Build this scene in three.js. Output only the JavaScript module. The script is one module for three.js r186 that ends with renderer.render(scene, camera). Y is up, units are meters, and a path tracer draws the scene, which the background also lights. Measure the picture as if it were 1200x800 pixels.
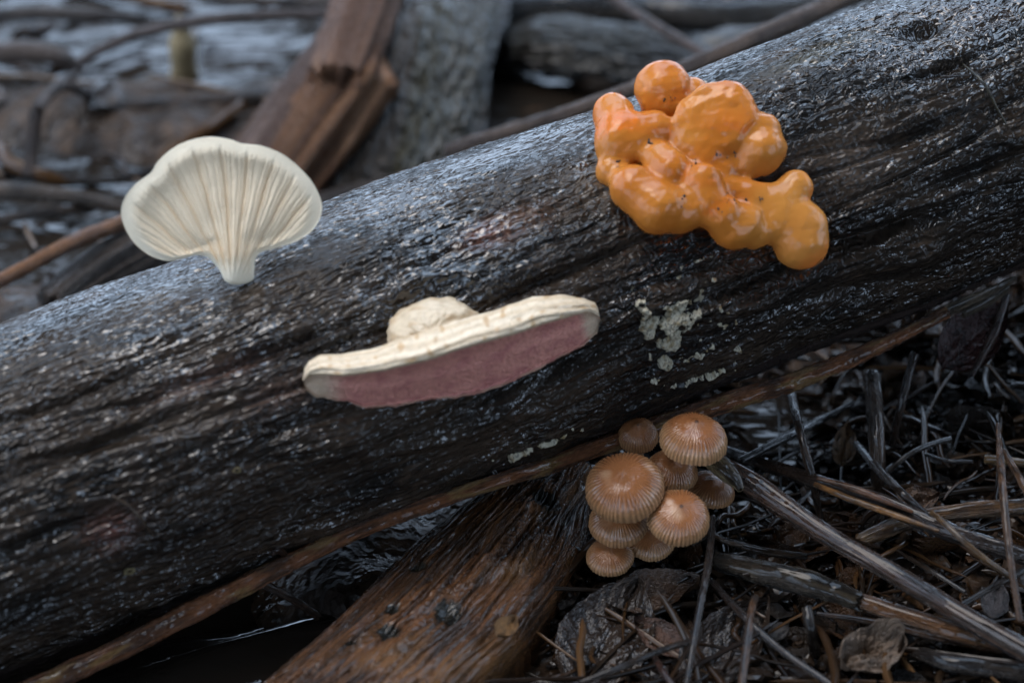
import * as THREE from 'three';
import { mergeGeometries } from 'three/addons/utils/BufferGeometryUtils.js';

// ------------------------------------------------------------------ camera, sky, sun, exposure
const scene = new THREE.Scene();
const PITCH = THREE.MathUtils.degToRad(32), FOCUS = 0.55, MM = 0.0002;      // 0.2 mm of the place per photo pixel at the focus
const VIEW = new THREE.Vector3(0, -Math.sin(PITCH), -Math.cos(PITCH)), UPV = new THREE.Vector3(0, Math.cos(PITCH), -Math.sin(PITCH));
const LOG0 = new THREE.Vector3(0, 0.06, 0);                                 // middle of the log's axis
const CENTRE = LOG0.clone().addScaledVector(UPV, -45 * MM);
const EYE = CENTRE.clone().addScaledVector(VIEW, -FOCUS);
const camera = new THREE.PerspectiveCamera(2 * THREE.MathUtils.radToDeg(Math.atan(400 * MM / FOCUS)), 1024 / 682, 0.02, 400);
camera.position.copy(EYE);
camera.lookAt(CENTRE);
camera.focus = 0.545;
camera.userData.fStop = 9.5;

const SKY = [0.66, 0.86, 1.15], SKY_LEVEL = 3.4;
{
  const W = 256, H = 128, d = new Float32Array(W * H * 4);                  // an overcast sky: bright overhead, a little over half of that at the horizon
  for (let j = 0; j < H; j++) for (let i = 0; i < W; i++) {
    const el = ((j + 0.5) / H - 0.5) * Math.PI, s = Math.max(0, Math.sin(el));
    const l = SKY_LEVEL * (el > 0 ? (1 + 0.8 * s) / 1.6 : 0.12), k = (j * W + i) * 4;
    for (let c = 0; c < 3; c++) d[k + c] = SKY[c] * l;
    d[k + 3] = 1;
  }
  const t = new THREE.DataTexture(d, W, H, THREE.RGBAFormat, THREE.FloatType);
  t.mapping = THREE.EquirectangularReflectionMapping;
  t.magFilter = t.minFilter = THREE.LinearFilter;
  t.needsUpdate = true;
  scene.background = t;
  scene.environment = t;
}
const sun = new THREE.DirectionalLight(new THREE.Color().setRGB(1, 0.82, 0.62), 1.6);
sun.position.set(-0.6, 1.5, -0.08);
sun.castShadow = true;
sun.shadow.radius = 64;
sun.shadow.mapSize.set(2048, 2048);
Object.assign(sun.shadow.camera, { left: -0.6, right: 0.6, top: 0.6, bottom: -0.6, near: 0.1, far: 5 });
sun.name = 'sun';
scene.add(sun, sun.target);

const renderer = new THREE.WebGLRenderer({ antialias: true });
renderer.toneMapping = THREE.LinearToneMapping;
renderer.toneMappingExposure = 1.32;
renderer.shadowMap.enabled = true;

// ------------------------------------------------------------------ helpers
const V = (x, y, z) => new THREE.Vector3(x, y, z), lerp = THREE.MathUtils.lerp, clamp = THREE.MathUtils.clamp, sstep = THREE.MathUtils.smoothstep;
let seed = 12345;
const rnd = () => { seed = (seed * 1664525 + 1013904223) >>> 0; return seed / 4294967296; };
const PERM = new Uint8Array(512);
{ const p = [...Array(256).keys()]; for (let i = 255; i > 0; i--) { const j = Math.floor(rnd() * (i + 1)); [p[i], p[j]] = [p[j], p[i]]; } for (let i = 0; i < 512; i++) PERM[i] = p[i & 255]; }
const GX = new Float32Array(256), GY = new Float32Array(256), GZ = new Float32Array(256);
for (let i = 0; i < 256; i++) { const a = rnd() * 6.2832, z = rnd() * 2 - 1, q = Math.sqrt(1 - z * z); GX[i] = Math.cos(a); GY[i] = Math.sin(a); GZ[i] = z; if (i < 0) GX[i] *= q; }
function noise(x, y, per = 0) {                                              // gradient noise in about -0.7..0.7; per makes it tile
  let xi = Math.floor(x), yi = Math.floor(y);
  const fx = x - xi, fy = y - yi, u = fx * fx * fx * (fx * (fx * 6 - 15) + 10), v = fy * fy * fy * (fy * (fy * 6 - 15) + 10);
  let x1 = xi + 1, y1 = yi + 1;
  if (per) { xi = ((xi % per) + per) % per; x1 = ((x1 % per) + per) % per; yi = ((yi % per) + per) % per; y1 = ((y1 % per) + per) % per; }
  xi &= 255; yi &= 255; x1 &= 255; y1 &= 255;
  const a = PERM[PERM[xi] + yi], b = PERM[PERM[x1] + yi], c = PERM[PERM[xi] + y1], d = PERM[PERM[x1] + y1];
  const na = GX[a] * fx + GY[a] * fy, nb = GX[b] * (fx - 1) + GY[b] * fy, nc = GX[c] * fx + GY[c] * (fy - 1), nd = GX[d] * (fx - 1) + GY[d] * (fy - 1);
  return na + u * (nb - na) + v * (nc + u * (nd - nc) - (na + u * (nb - na)));
}
function fbm(x, y, o = 4, per = 0) { let s = 0, a = 1; for (let i = 0; i < o; i++) { s += a * noise(x, y, per); x = x * 2 + (per ? 0 : 17.3); y = y * 2 + (per ? 0 : 9.1); a *= 0.5; if (per) per *= 2; } return s; }
const noise3 = (x, y, z) => noise(x + z * 0.71 + 3.1, y - z * 0.53) * 0.6 + noise(y + 11.7, z + x * 0.37) * 0.6 + noise(z - 5.3, x - y * 0.41) * 0.6;
const ridge = (n) => 1 - Math.min(1, Math.abs(n) * 2.4);

// a pixel of the 1200 x 800 photograph as a ray, and that ray as a point of the place
const RIGHT = V(1, 0, 0), KPX = MM / FOCUS;
const ray = (px, py) => VIEW.clone().addScaledVector(RIGHT, (px - 600) * KPX).addScaledVector(UPV, (400 - py) * KPX);   // depth 1 along the view axis
const at = (px, py, depth) => EYE.clone().addScaledVector(ray(px, py), depth);
const onY = (px, py, y) => { const r = ray(px, py); return EYE.clone().addScaledVector(r, (y - EYE.y) / r.y); };
const depthOf = (p) => p.clone().sub(EYE).dot(VIEW);
const toPx = (p) => { const q = p.clone().sub(EYE), d = q.dot(VIEW); return [600 + q.dot(RIGHT) / d / KPX, 400 - q.dot(UPV) / d / KPX, d]; };
function onPlane(px, py, p0, n) { const r = ray(px, py); return EYE.clone().addScaledVector(r, p0.clone().sub(EYE).dot(n) / r.dot(n)); }

// names, labels
const used = {};
function numbered(name) { const k = used[name] = (used[name] ?? -1) + 1; return k ? name + '_' + String(k).padStart(3, '0') : name; }
function tag(o, label, category, group) { o.userData.label = label; if (category) o.userData.category = category; if (group) o.userData.group = group; return o; }
function shadows(m) { m.castShadow = m.receiveShadow = true; return m; }
function thing(name, label, category, group, pos) { const g = new THREE.Group(); g.name = numbered(name); if (pos) g.position.copy(pos); scene.add(g); return tag(g, label, category, group); }
function part(name, geo, material, parent) {                                 // geometry is given in world coordinates
  const m = shadows(new THREE.Mesh(geo, material));
  m.name = name;
  let p = parent; const off = V(0, 0, 0);
  while (p && p !== scene) { off.add(p.position); p = p.parent; }
  if (off.lengthSq() > 0) geo.translate(-off.x, -off.y, -off.z);
  parent.add(m);
  return m;
}
function single(name, geo, material, label, category, group) {
  geo.computeBoundingBox();
  const b = geo.boundingBox, c = V((b.min.x + b.max.x) / 2, b.min.y, (b.min.z + b.max.z) / 2);
  geo.translate(-c.x, -c.y, -c.z);
  const m = shadows(new THREE.Mesh(geo, material));
  m.name = numbered(name); m.position.copy(c); scene.add(m);
  return tag(m, label, category, group);
}
function grid(nu, nv, fn, { uv, color, flip } = {}) {                        // nu x nv cells; fn(i/nu, j/nv) -> Vector3
  const P = new Float32Array((nu + 1) * (nv + 1) * 3), T = new Float32Array((nu + 1) * (nv + 1) * 2), C = color ? new Float32Array(P.length) : null, I = new Uint32Array(nu * nv * 6);
  let k = 0;
  for (let j = 0; j <= nv; j++) for (let i = 0; i <= nu; i++, k++) {
    const p = fn(i / nu, j / nv, i, j), t = uv ? uv(i / nu, j / nv, p) : [i / nu, j / nv];
    P[k * 3] = p.x; P[k * 3 + 1] = p.y; P[k * 3 + 2] = p.z; T[k * 2] = t[0]; T[k * 2 + 1] = t[1];
    if (C) { const c = color(i / nu, j / nv, p); C[k * 3] = c[0]; C[k * 3 + 1] = c[1]; C[k * 3 + 2] = c[2]; }
  }
  let q = 0;
  for (let j = 0; j < nv; j++) for (let i = 0; i < nu; i++) {
    const a = j * (nu + 1) + i, b = a + 1, c = a + nu + 1, d = c + 1;
    if (flip) { I[q++] = a; I[q++] = c; I[q++] = b; I[q++] = b; I[q++] = c; I[q++] = d; } else { I[q++] = a; I[q++] = b; I[q++] = c; I[q++] = b; I[q++] = d; I[q++] = c; }
  }
  return mesh3(P, I, T, C);
}
function mesh3(P, I, T, C) {
  const g = new THREE.BufferGeometry();
  g.setAttribute('position', new THREE.BufferAttribute(P instanceof Float32Array ? P : new Float32Array(P), 3));
  if (T) g.setAttribute('uv', new THREE.BufferAttribute(T instanceof Float32Array ? T : new Float32Array(T), 2));
  if (C) g.setAttribute('color', new THREE.BufferAttribute(C instanceof Float32Array ? C : new Float32Array(C), 3));
  g.setIndex(new THREE.BufferAttribute(I instanceof Uint32Array ? I : new Uint32Array(I), 1));
  g.computeVertexNormals();
  return g;
}
function texture(w, h, fn, srgb, repeat) {                                   // fn(i, j) -> grey 0..1 or [r, g, b] 0..1
  const d = new Uint8Array(w * h * 4);
  for (let j = 0, k = 0; j < h; j++) for (let i = 0; i < w; i++, k += 4) {
    const c = fn(i, j);
    if (typeof c === 'number') d[k] = d[k + 1] = d[k + 2] = clamp(c, 0, 1) * 255; else { d[k] = clamp(c[0], 0, 1) * 255; d[k + 1] = clamp(c[1], 0, 1) * 255; d[k + 2] = clamp(c[2], 0, 1) * 255; }
    d[k + 3] = 255;
  }
  const t = new THREE.DataTexture(d, w, h);
  t.magFilter = t.minFilter = THREE.LinearFilter;
  if (repeat) t.wrapS = t.wrapT = THREE.RepeatWrapping;
  if (srgb) t.colorSpace = THREE.SRGBColorSpace;
  t.needsUpdate = true;
  return t;
}
const enc = (c) => Math.pow(clamp(c, 0, 1), 1 / 2.2), enc3 = (c) => [enc(c[0]), enc(c[1]), enc(c[2])];
const mix3 = (a, b, t) => [lerp(a[0], b[0], t), lerp(a[1], b[1], t), lerp(a[2], b[2], t)];
const scale3 = (a, s) => [a[0] * s, a[1] * s, a[2] * s];

// shared surface textures (they tile)
const barkBump = texture(512, 512, (i, j) => { const x = i / 512, y = j / 512; return 0.5 + 0.45 * fbm(x * 8, y * 32, 4, 8) * 0.9 + 0.25 * (ridge(noise(x * 16, y * 64, 16)) - 0.6) + 0.2 * noise(x * 128, y * 128, 128); }, false, true);
const barkRough = texture(512, 512, (i, j) => { const x = i / 512, y = j / 512; return 0.42 + 0.5 * fbm(x * 6, y * 12, 4, 6); }, false, true);
const grainBump = texture(512, 512, (i, j) => { const x = i / 512, y = j / 512; return 0.5 + 0.6 * fbm(x * 24, y * 24, 4, 24); }, false, true);

// ------------------------------------------------------------------ ground and water
const poolA = onY(200, 785, 0), shore = onY(430, 660, 0), poolB = onY(905, 490, 0.002), bank = onY(200, 92, 0.01), bank2 = onY(20, 120, 0);
function groundH(x, z) {
  const far = Math.hypot(x, z + 0.1), n = fbm(x * 7 + 3.3, z * 15 + 1.7, 3) * 0.013 + fbm(x * 38, z * 46, 3) * 0.0035;
  const front = sstep(x, -0.05, 0.04) * sstep(z, -0.17, -0.06), heap = front * (0.006 + 0.012 * sstep(x, 0.02, 0.2) * (1 - sstep(z, -0.02, 0.06)));
  let h = -0.001 - 0.0078 * (1 - sstep(z, -0.16, -0.09)) + n * lerp(1, 0.55, front) + heap;
  h -= 0.014 * Math.exp(-(((x - poolA.x) / 0.045) ** 2 + ((z - poolA.z) / 0.03) ** 2));
  h += 0.009 * Math.exp(-(((x - shore.x) / 0.03) ** 2 + ((z - shore.z) / 0.035) ** 2));
  h -= 0.02 * Math.exp(-(((x - poolB.x) / 0.02) ** 2 + ((z - poolB.z) / 0.03) ** 2));
  h += 0.02 * Math.exp(-(((x - bank.x) / 0.06) ** 2 + ((z - bank.z) / 0.035) ** 2));
  h += sstep(far, 1.2, 4) * (0.05 + 0.2 * fbm(x * 0.4, z * 0.4, 3)) ;
  return h;
}
function onGround(px, py, off = 0) {
  const r = ray(px, py);
  let d = 0.42;
  for (let i = 0; i < 900; i++, d += 0.001) { const x = EYE.x + r.x * d, y = EYE.y + r.y * d, z = EYE.z + r.z * d; if (y < Math.max(groundH(x, z), -0.001) + off) break; }
  return EYE.clone().addScaledVector(r, d);
}
const mudBump = texture(1024, 1024, (i, j) => { const x = i / 1024, y = j / 1024; return 0.5 + 0.5 * fbm(x * 20, y * 20, 5, 20) + 0.22 * (ridge(noise(x * 40, y * 40, 40)) - 0.5); }, false, true);
const mudColor = texture(1024, 1024, (i, j) => { const x = i / 1024, y = j / 1024, n = fbm(x * 8, y * 8, 4, 8), m = fbm(x * 40, y * 40, 3, 40); return enc3(scale3(mix3([0.013, 0.0075, 0.0045], [0.058, 0.032, 0.017], sstep(n, -0.4, 0.6)), 1 + 0.7 * m)); }, true, true);
const mudRough = texture(512, 512, (i, j) => { const x = i / 512, y = j / 512; return 0.5 + 0.7 * fbm(x * 10, y * 10, 4, 10); }, false, true);
{
  const g = (u) => { const a = u * 2 - 1; return 0.62 * a + 90 * Math.pow(Math.abs(a), 8) * a; };
  const geo = grid(460, 460, (u, v) => { const x = g(u), z = -0.12 - g(v); return V(x, groundH(x, z), z); }, { uv: (u, v, p) => [p.x / 0.13, p.z / 0.13] });
  const m = new THREE.MeshPhysicalMaterial({ map: mudColor, bumpMap: mudBump, bumpScale: 0.0022, roughnessMap: mudRough, roughness: 1, ior: 1.4, specularIntensity: 0.5 });
  const o = shadows(new THREE.Mesh(geo, m));
  o.name = 'ground'; o.userData.kind = 'structure'; o.userData.label = 'dark wet mud with leaf litter'; scene.add(o);
  const wb = texture(512, 512, (i, j) => { const x = i / 512, y = j / 512; return 0.5 + 0.5 * fbm(x * 4, y * 8, 4, 4); }, false, true);
  const g2 = (u) => { const q = u * 2 - 1; return 0.14 * q + 2.6 * Math.pow(Math.abs(q), 4) * q; };
  const wg = grid(360, 360, (u, v) => {                                       // the shallow flow beside the branch draws standing ripples
    const x = poolA.x + 0.02 + g2(u), z = poolA.z - g2(v), dx = x - poolA.x - 0.015, dz = z - poolA.z + 0.012, along = dx * 0.86 - dz * 0.5, across = dx * 0.5 + dz * 0.86, near = Math.exp(-((dx / 0.055) ** 2 + (dz / 0.05) ** 2));
    return V(x, near * (0.0032 * Math.sin(across * 230 + 2.2 * noise(along * 22, across * 30)) + 0.0012 * noise(along * 40, across * 110)) + 0.0004 * noise(x * 30, z * 45), z);
  }, { uv: (u, v, p) => [p.x / 0.16, p.z / 0.1] });
  const w = shadows(new THREE.Mesh(wg, new THREE.MeshPhysicalMaterial({ color: new THREE.Color().setRGB(0.016, 0.012, 0.009), roughness: 0.03, ior: 1.42, bumpMap: wb, bumpScale: 0.0009 })));
  w.name = 'water'; w.userData.kind = 'structure'; w.userData.label = 'still murky water of the puddles'; scene.add(w);
}

// ------------------------------------------------------------------ the fallen log
const AX = V(1, 0.2205, -0.374).normalize(), E1 = V(0, 1, 0).addScaledVector(AX, -AX.y).normalize(), E2 = V().crossVectors(AX, E1).normalize();   // E2 faces the camera
if (E2.z < 0) E2.negate();
const R0 = 0.0367, LS0 = -0.21, LS1 = 0.25;
function logBase(s, phi) {                                                    // slow swellings and grooves of the log, in metres off R0
  const c = Math.cos(phi), d = Math.sin(phi), S = s * 1000, W = phi * R0 * 1000;
  let h = 0.0022 * noise3(s * 14 + 5, c * 1.1, d * 1.1) + 0.0012 * noise3(s * 40, c * 2.6 + 4, d * 2.6);
  const warp = fbm(S * 0.012, W * 0.03, 2) * 6, low = sstep(W, 8, 40), left = 1 - sstep(S, -60, 90);
  const grain = ridge(noise(S * 0.055 + 7, (W + warp) * 0.42)), fine = ridge(noise(S * 0.10 + 2, (W + warp) * 0.85 + 5)), finest = noise(S * 0.17, (W + warp) * 0.9);
  const k = 0.15 + 0.7 * Math.max(left * sstep(W, -10, 25), low * 0.8);
  h -= 0.00042 * k * Math.pow(grain, 3) + 0.00026 * k * Math.pow(fine, 2);
  h += 0.0004 * k * finest + 0.0006 * low * noise(S * 0.11 + 30, W * 0.2) + 0.0003 * low * noise(S * 0.4 + 30, W * 0.6);
  h -= 0.0014 * (0.2 + 0.6 * low) * Math.pow(Math.max(0, ridge(noise(S * 0.014 + 40, (W + warp * 1.4) * 0.09)) - 0.72) / 0.28, 2);   // open cracks along the grain
  h += 0.0002 * (ridge(noise((S + warp) * 0.42, W * 0.6)) - 0.5) * (1 - 0.6 * left) + 0.0002 * noise(S * 0.6, W * 0.9 + 17);
  for (const [gs, gw, ls, lw, a] of DENTS) { const q = ((S - gs) / ls) ** 2 + ((W - gw) / lw) ** 2; if (q < 9) h += 1.4 * a * Math.exp(-q); }
  { const q = Math.hypot((S - KNOB[0]) / 14, (W - KNOB[1]) / 9); if (q < 3) h += 0.0011 * Math.exp(-(((q - 1.05) / 0.22) ** 2)) + 0.0005 * Math.exp(-(((q - 1.6) / 0.2) ** 2)); }   // the bark swells around the shelf's foot
  return h;
}
const DENTS = [], KNOB = [1e6, 1e6];
const logDir = (phi) => E1.clone().multiplyScalar(Math.cos(phi)).addScaledVector(E2, Math.sin(phi));
const logPoint = (s, phi, off = 0) => LOG0.clone().addScaledVector(AX, s).addScaledVector(logDir(phi), R0 + logBase(s, phi) + off);
function logHit(px, py) {                                                     // pixel -> { s, phi } on the plain cylinder (clamped to its outline)
  const r = ray(px, py), o = EYE.clone().sub(LOG0), rp = r.clone().addScaledVector(AX, -r.dot(AX)), op = o.clone().addScaledVector(AX, -o.dot(AX));
  const a = rp.dot(rp), b = rp.dot(op), c = op.dot(op) - R0 * R0, disc = Math.max(0, b * b - a * c), t = (-b - Math.sqrt(disc)) / a, p = EYE.clone().addScaledVector(r, t), q = p.clone().sub(LOG0);
  return { s: q.dot(AX), phi: Math.atan2(q.dot(E2), q.dot(E1)), depth: t, p };
}
for (const [px, py, ls, lw, a] of [[1085, 35, 5, 2.5, -0.003], [1110, 80, 7, 1.6, -0.0022], [905, 325, 30, 1.8, -0.002], [1000, 290, 24, 2, -0.0025], [300, 420, 30, 1.3, -0.0018], [70, 470, 26, 1.4, -0.0016], [640, 440, 20, 2, -0.002], [1065, 165, 9, 2, -0.0016], [480, 365, 11, 6, -0.002], [540, 340, 14, 5, 0.0012], [760, 300, 13, 7, -0.0012], [270, 318, 8, 6, -0.0015], [930, 420, 25, 5, -0.002], [820, 100, 6, 4, -0.0012], [1150, 200, 16, 1.6, -0.0018], [1120, 260, 9, 5, 0.0014], [440, 300, 12, 4, 0.0010], [180, 400, 14, 3, 0.0010], [120, 520, 20, 1.5, -0.0016], [560, 500, 16, 3, 0.0012], [400, 520, 9, 5, 0.0012], [680, 250, 10, 5, -0.0010], [870, 360, 10, 4, 0.0014], [1010, 340, 12, 4, -0.0018], [1080, 300, 8, 3, 0.0016], [640, 330, 18, 1.4, -0.0014], [20, 640, 18, 1.6, -0.0014], [300, 610, 30, 4, -0.001]]) {
  const h = logHit(px, py); DENTS.push([h.s * 1000, h.phi * R0 * 1000, ls, lw, a]);
}
{ const h = logHit(508, 376); KNOB[0] = h.s * 1000; KNOB[1] = h.phi * R0 * 1000; }
const TW = 2048, LEN = LS1 - LS0;
const film = (S, W) => sstep(fbm(S * 0.035 + 9, W * 0.075 + 2, 3), -0.05, 0.45) * (1 - sstep(W, 6, 30));   // where water stands on the wood as a film
// flakes of standing water on the wood: long ones on the upper side, small crumbly ones elsewhere
const flake = (S, W) => {
  const wx = noise(S * 0.22, W * 0.3) * 2.2, wy = noise(S * 0.22 + 50, W * 0.3) * 1.4, f = film(S, W), up = 1 - sstep(W, -4, 34);
  const long = noise((S + wx) * 0.26, (W + wy) * 0.85 + S * 0.05) + 0.45 * noise((S + wx) * 0.7 + 8, (W + wy) * 1.9), small = noise((S + 2 * wx) * 0.62 + 40, (W + 2 * wy) * 0.95) + 0.6 * noise((S - wy) * 1.25, (W + wx) * 1.7 + 20), dens = fbm(S * 0.022 + 3, W * 0.05 + 8, 3);
  return [sstep(long + 0.28 * f + 0.30 * up + 0.6 * dens, 0.32, 0.46), sstep(small + 0.7 * dens + 0.12 * up, 0.20, 0.34)];
};
const logBump = texture(TW, TW, (i, j) => {
  const S = (LS0 + (i + 0.5) / TW * LEN) * 1000, W = ((j + 0.5) / TW - 0.5) * 2 * Math.PI * R0 * 1000;
  if (W < -42 || W > 82) return 0.5;
  const wx = noise(S * 0.3, W * 0.3) * 1.8, wy = noise(S * 0.3 + 50, W * 0.3) * 1.8, [fl, fs] = flake(S, W), left = 1 - sstep(S, -70, 60), up = 1 - sstep(W, -6, 22);
  const grain = ridge(noise(S * 0.16 + wx * 0.2, W * 0.8 + wy * 0.3)), crumb = ridge(noise((S + wx) * 0.6, (W + wy) * 0.75)), needle = ridge(noise((S + wx + 0.6 * W) * 0.5 + 30, (W + wy - 0.5 * S) * 0.5)), soft = noise(S * 0.17 + 3, W * 0.42 + 0.1 * wx), soft2 = noise((S + wx) * 0.38 + 13, (W + wy) * 0.8);
  const rough = 1 - 0.75 * fl * up, zone = 0.55 + 0.9 * sstep(fbm(S * 0.018 + 60, W * 0.035 + 20, 2), -0.25, 0.3), smooth = 1 - 0.88 * sstep(fbm(S * 0.026 + 90, W * 0.07 + 33, 3), -0.08, 0.16) * (0.25 + 0.75 * up);
  return 0.42 + (0.34 * soft + 0.24 * soft2) * smooth * zone + smooth * zone * rough * (0.16 * (grain - 0.55) * (0.4 + left) + (0.14 * (crumb - 0.6) + 0.12 * (needle - 0.6)) * (1 - 0.5 * left));
});
const logRough = texture(1024, 1024, (i, j) => {
  const S = (LS0 + (i + 0.5) / 1024 * LEN) * 1000, W = ((j + 0.5) / 1024 - 0.5) * 2 * Math.PI * R0 * 1000, [fl, fs] = flake(S, W);
  return clamp(lerp(lerp(0.17 + 0.22 * fbm(S * 0.08, W * 0.18 + 60, 3), 0.10, fs), 0.06, fl), 0.05, 0.4);
});
const logGloss = texture(1024, 1024, (i, j) => {                              // how wet the wood is: a share of the mirror strength, in the alpha channel
  const S = (LS0 + (i + 0.5) / 1024 * LEN) * 1000, W = ((j + 0.5) / 1024 - 0.5) * 2 * Math.PI * R0 * 1000, [fl, fs] = flake(S, W);
  return lerp(lerp(0.2, 0.9, fs), 1, fl);
});
{ const d = logGloss.image.data; for (let k = 0; k < d.length; k += 4) { d[k + 3] = d[k]; d[k] = d[k + 1] = d[k + 2] = 255; } }
const STAINS = [[575, 272, 6, 3, [0.10, 0.035, 0.022]], [610, 255, 8, 3, [0.07, 0.035, 0.02]], [130, 620, 5, 4, [0.075, 0.028, 0.02]], [250, 440, 12, 2.5, [0.06, 0.033, 0.024]], [205, 335, 14, 3, [0.06, 0.045, 0.032]], [700, 210, 6, 8, [0.06, 0.04, 0.025]], [330, 460, 8, 3, [0.06, 0.035, 0.025]], [960, 65, 14, 3, [0.045, 0.038, 0.024]], [1000, 190, 8, 5, [0.05, 0.035, 0.025]], [500, 420, 10, 6, [0.05, 0.033, 0.022]]].map(([px, py, a, b, c]) => { const h = logHit(px, py); return [h.s * 1000, h.phi * R0 * 1000, a, b, c]; });
const logColor = texture(TW, TW, (i, j) => {
  const S = (LS0 + (i + 0.5) / TW * LEN) * 1000, W = ((j + 0.5) / TW - 0.5) * 2 * Math.PI * R0 * 1000;
  if (W < -42 || W > 82) return [0.16, 0.13, 0.12];
  const n = fbm(S * 0.03, W * 0.09, 4), g = noise(S * 0.12, W * 1.3), k = noise(S * 0.8, W * 1.3), left = 1 - sstep(S, -70, 120);
  let c = mix3([0.006, 0.0047, 0.0037], [0.026, 0.017, 0.011], sstep(n + 0.3 * g + 0.3 * left, -0.35, 0.75));
  c = mix3(c, [0.05, 0.032, 0.02], 0.5 * sstep(fbm(S * 0.06 + 70, W * 0.16, 3) + 0.35 * g, 0.3, 0.65));
  for (const [s0, w0, a, b, col] of STAINS) { const q = ((S - s0) / a) ** 2 + ((W - w0) / b) ** 2; if (q < 6) c = mix3(c, col, Math.exp(-q) * clamp(0.8 + 1.3 * k, 0, 1)); }
  return enc3(scale3(c, 1 + 0.6 * k + 0.3 * g));
}, true);
const fallenLog = thing('fallen_log', 'thick black wet log lying diagonally, carrying the white, pink and orange fungi', 'log', null, LOG0);
{
  const NS = 1000, NP = 560;
  const geo = grid(NS, NP, (u, v) => {
    const a = v * 2 - 1, phi = Math.PI * (a * 0.86 + 0.14 * a * a * a) + 0.0, s = LS0 + u * LEN;
    return logPoint(s, phi + 0.0);
  }, { flip: true, uv: (u, v) => { const a = v * 2 - 1; return [u, (a * 0.86 + 0.14 * a * a * a) * 0.5 + 0.5]; } });
  const m = new THREE.MeshPhysicalMaterial({ map: logColor, bumpMap: logBump, bumpScale: 0.0019, roughnessMap: logRough, roughness: 1, specularIntensityMap: logGloss, ior: 1.6 });
  part('bark', geo, m, fallenLog);
  const endMat = new THREE.MeshStandardMaterial({ color: new THREE.Color().setRGB(0.03, 0.021, 0.015), roughness: 0.5, bumpMap: grainBump, bumpScale: 0.001 });
  for (const s of [LS0, LS1]) part('cut_end', grid(8, 80, (u, v) => { const phi = (v * 2 - 1) * Math.PI, q = logPoint(s, phi).sub(LOG0).addScaledVector(AX, -s); return LOG0.clone().addScaledVector(AX, s + (s > 0 ? 0.002 : -0.002) * (1 - u * u)).addScaledVector(q, u); }, { flip: s > 0 }), endMat, fallenLog);
}
// pale crusts of lichen on the bark: thin sheets that follow it
function crust(label, blobs, thr, sc) {
  const P = [], I = [], C = [], idx = new Map(), step = 0.00022;
  const hs = blobs.map(([px, py, a, b]) => { const h = logHit(px, py); return [h.s, h.phi, a / 1000, b / 1000]; });
  let s0 = 9, s1 = -9, p0 = 9, p1 = -9;
  for (const [s, p, a, b] of hs) { s0 = Math.min(s0, s - 1.7 * a); s1 = Math.max(s1, s + 1.7 * a); p0 = Math.min(p0, p - 1.7 * b / R0); p1 = Math.max(p1, p + 1.7 * b / R0); }
  const f = (s, p) => { let v = 0; for (const [bs, bp, a, b] of hs) v = Math.max(v, 1.15 - Math.hypot((s - bs) / a, (p - bp) * R0 / b)); return v + 1.0 * fbm(s * 330 * sc, p * R0 * 330 * sc, 4) - thr - 1.6 * Math.max(0, noise(s * 750, p * R0 * 750) - 0.1); };
  const vert = (i, j) => {
    const k = i * 4096 + j; if (idx.has(k)) return idx.get(k);
    const s = s0 + i * step, p = p0 + j * step / R0, v = clamp(f(s, p), 0, 1), q = logPoint(s, p, -0.0001 + 0.0011 * Math.min(1, v * 3) + 0.0006 * noise(s * 1400, p * R0 * 1400) * v), n = noise(s * 700, p * R0 * 700), m = noise(s * 2600, p * R0 * 2600);
    P.push(q.x, q.y, q.z); const c = scale3(mix3([0.34, 0.30, 0.215], [0.20, 0.145, 0.07], sstep(n, -0.05, 0.35)), (1 + 0.6 * m) * (m > 0.22 ? 0.2 : 1)); C.push(...c); idx.set(k, P.length / 3 - 1); return P.length / 3 - 1;
  };
  for (let i = 0; s0 + i * step < s1; i++) for (let j = 0; p0 + j * step / R0 < p1; j++) if (f(s0 + (i + 0.5) * step, p0 + (j + 0.5) * step / R0) > 0) { const a = vert(i, j), b = vert(i + 1, j), c = vert(i, j + 1), d = vert(i + 1, j + 1); I.push(a, c, b, b, c, d); }
  const o = part('lichen_patch', mesh3(P, I, null, C), new THREE.MeshStandardMaterial({ vertexColors: true, roughness: 0.55, side: THREE.DoubleSide }), fallenLog);
  o.userData.label = label;
}
crust('pale grey crust of lichen on dark bark', [[800, 375, 7, 5], [792, 402, 5, 6], [768, 385, 3.5, 4], [757, 366, 2, 4], [785, 428, 2.5, 2.5], [822, 420, 3, 1.5], [845, 385, 2.5, 1.5]], 0.42, 1);
crust('thin pale streak on the underside of the bark', [[612, 528, 5, 1.2], [640, 516, 6, 1.2], [815, 447, 6, 1.0], [838, 440, 4, 0.8]], 0.5, 1.4);

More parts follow.
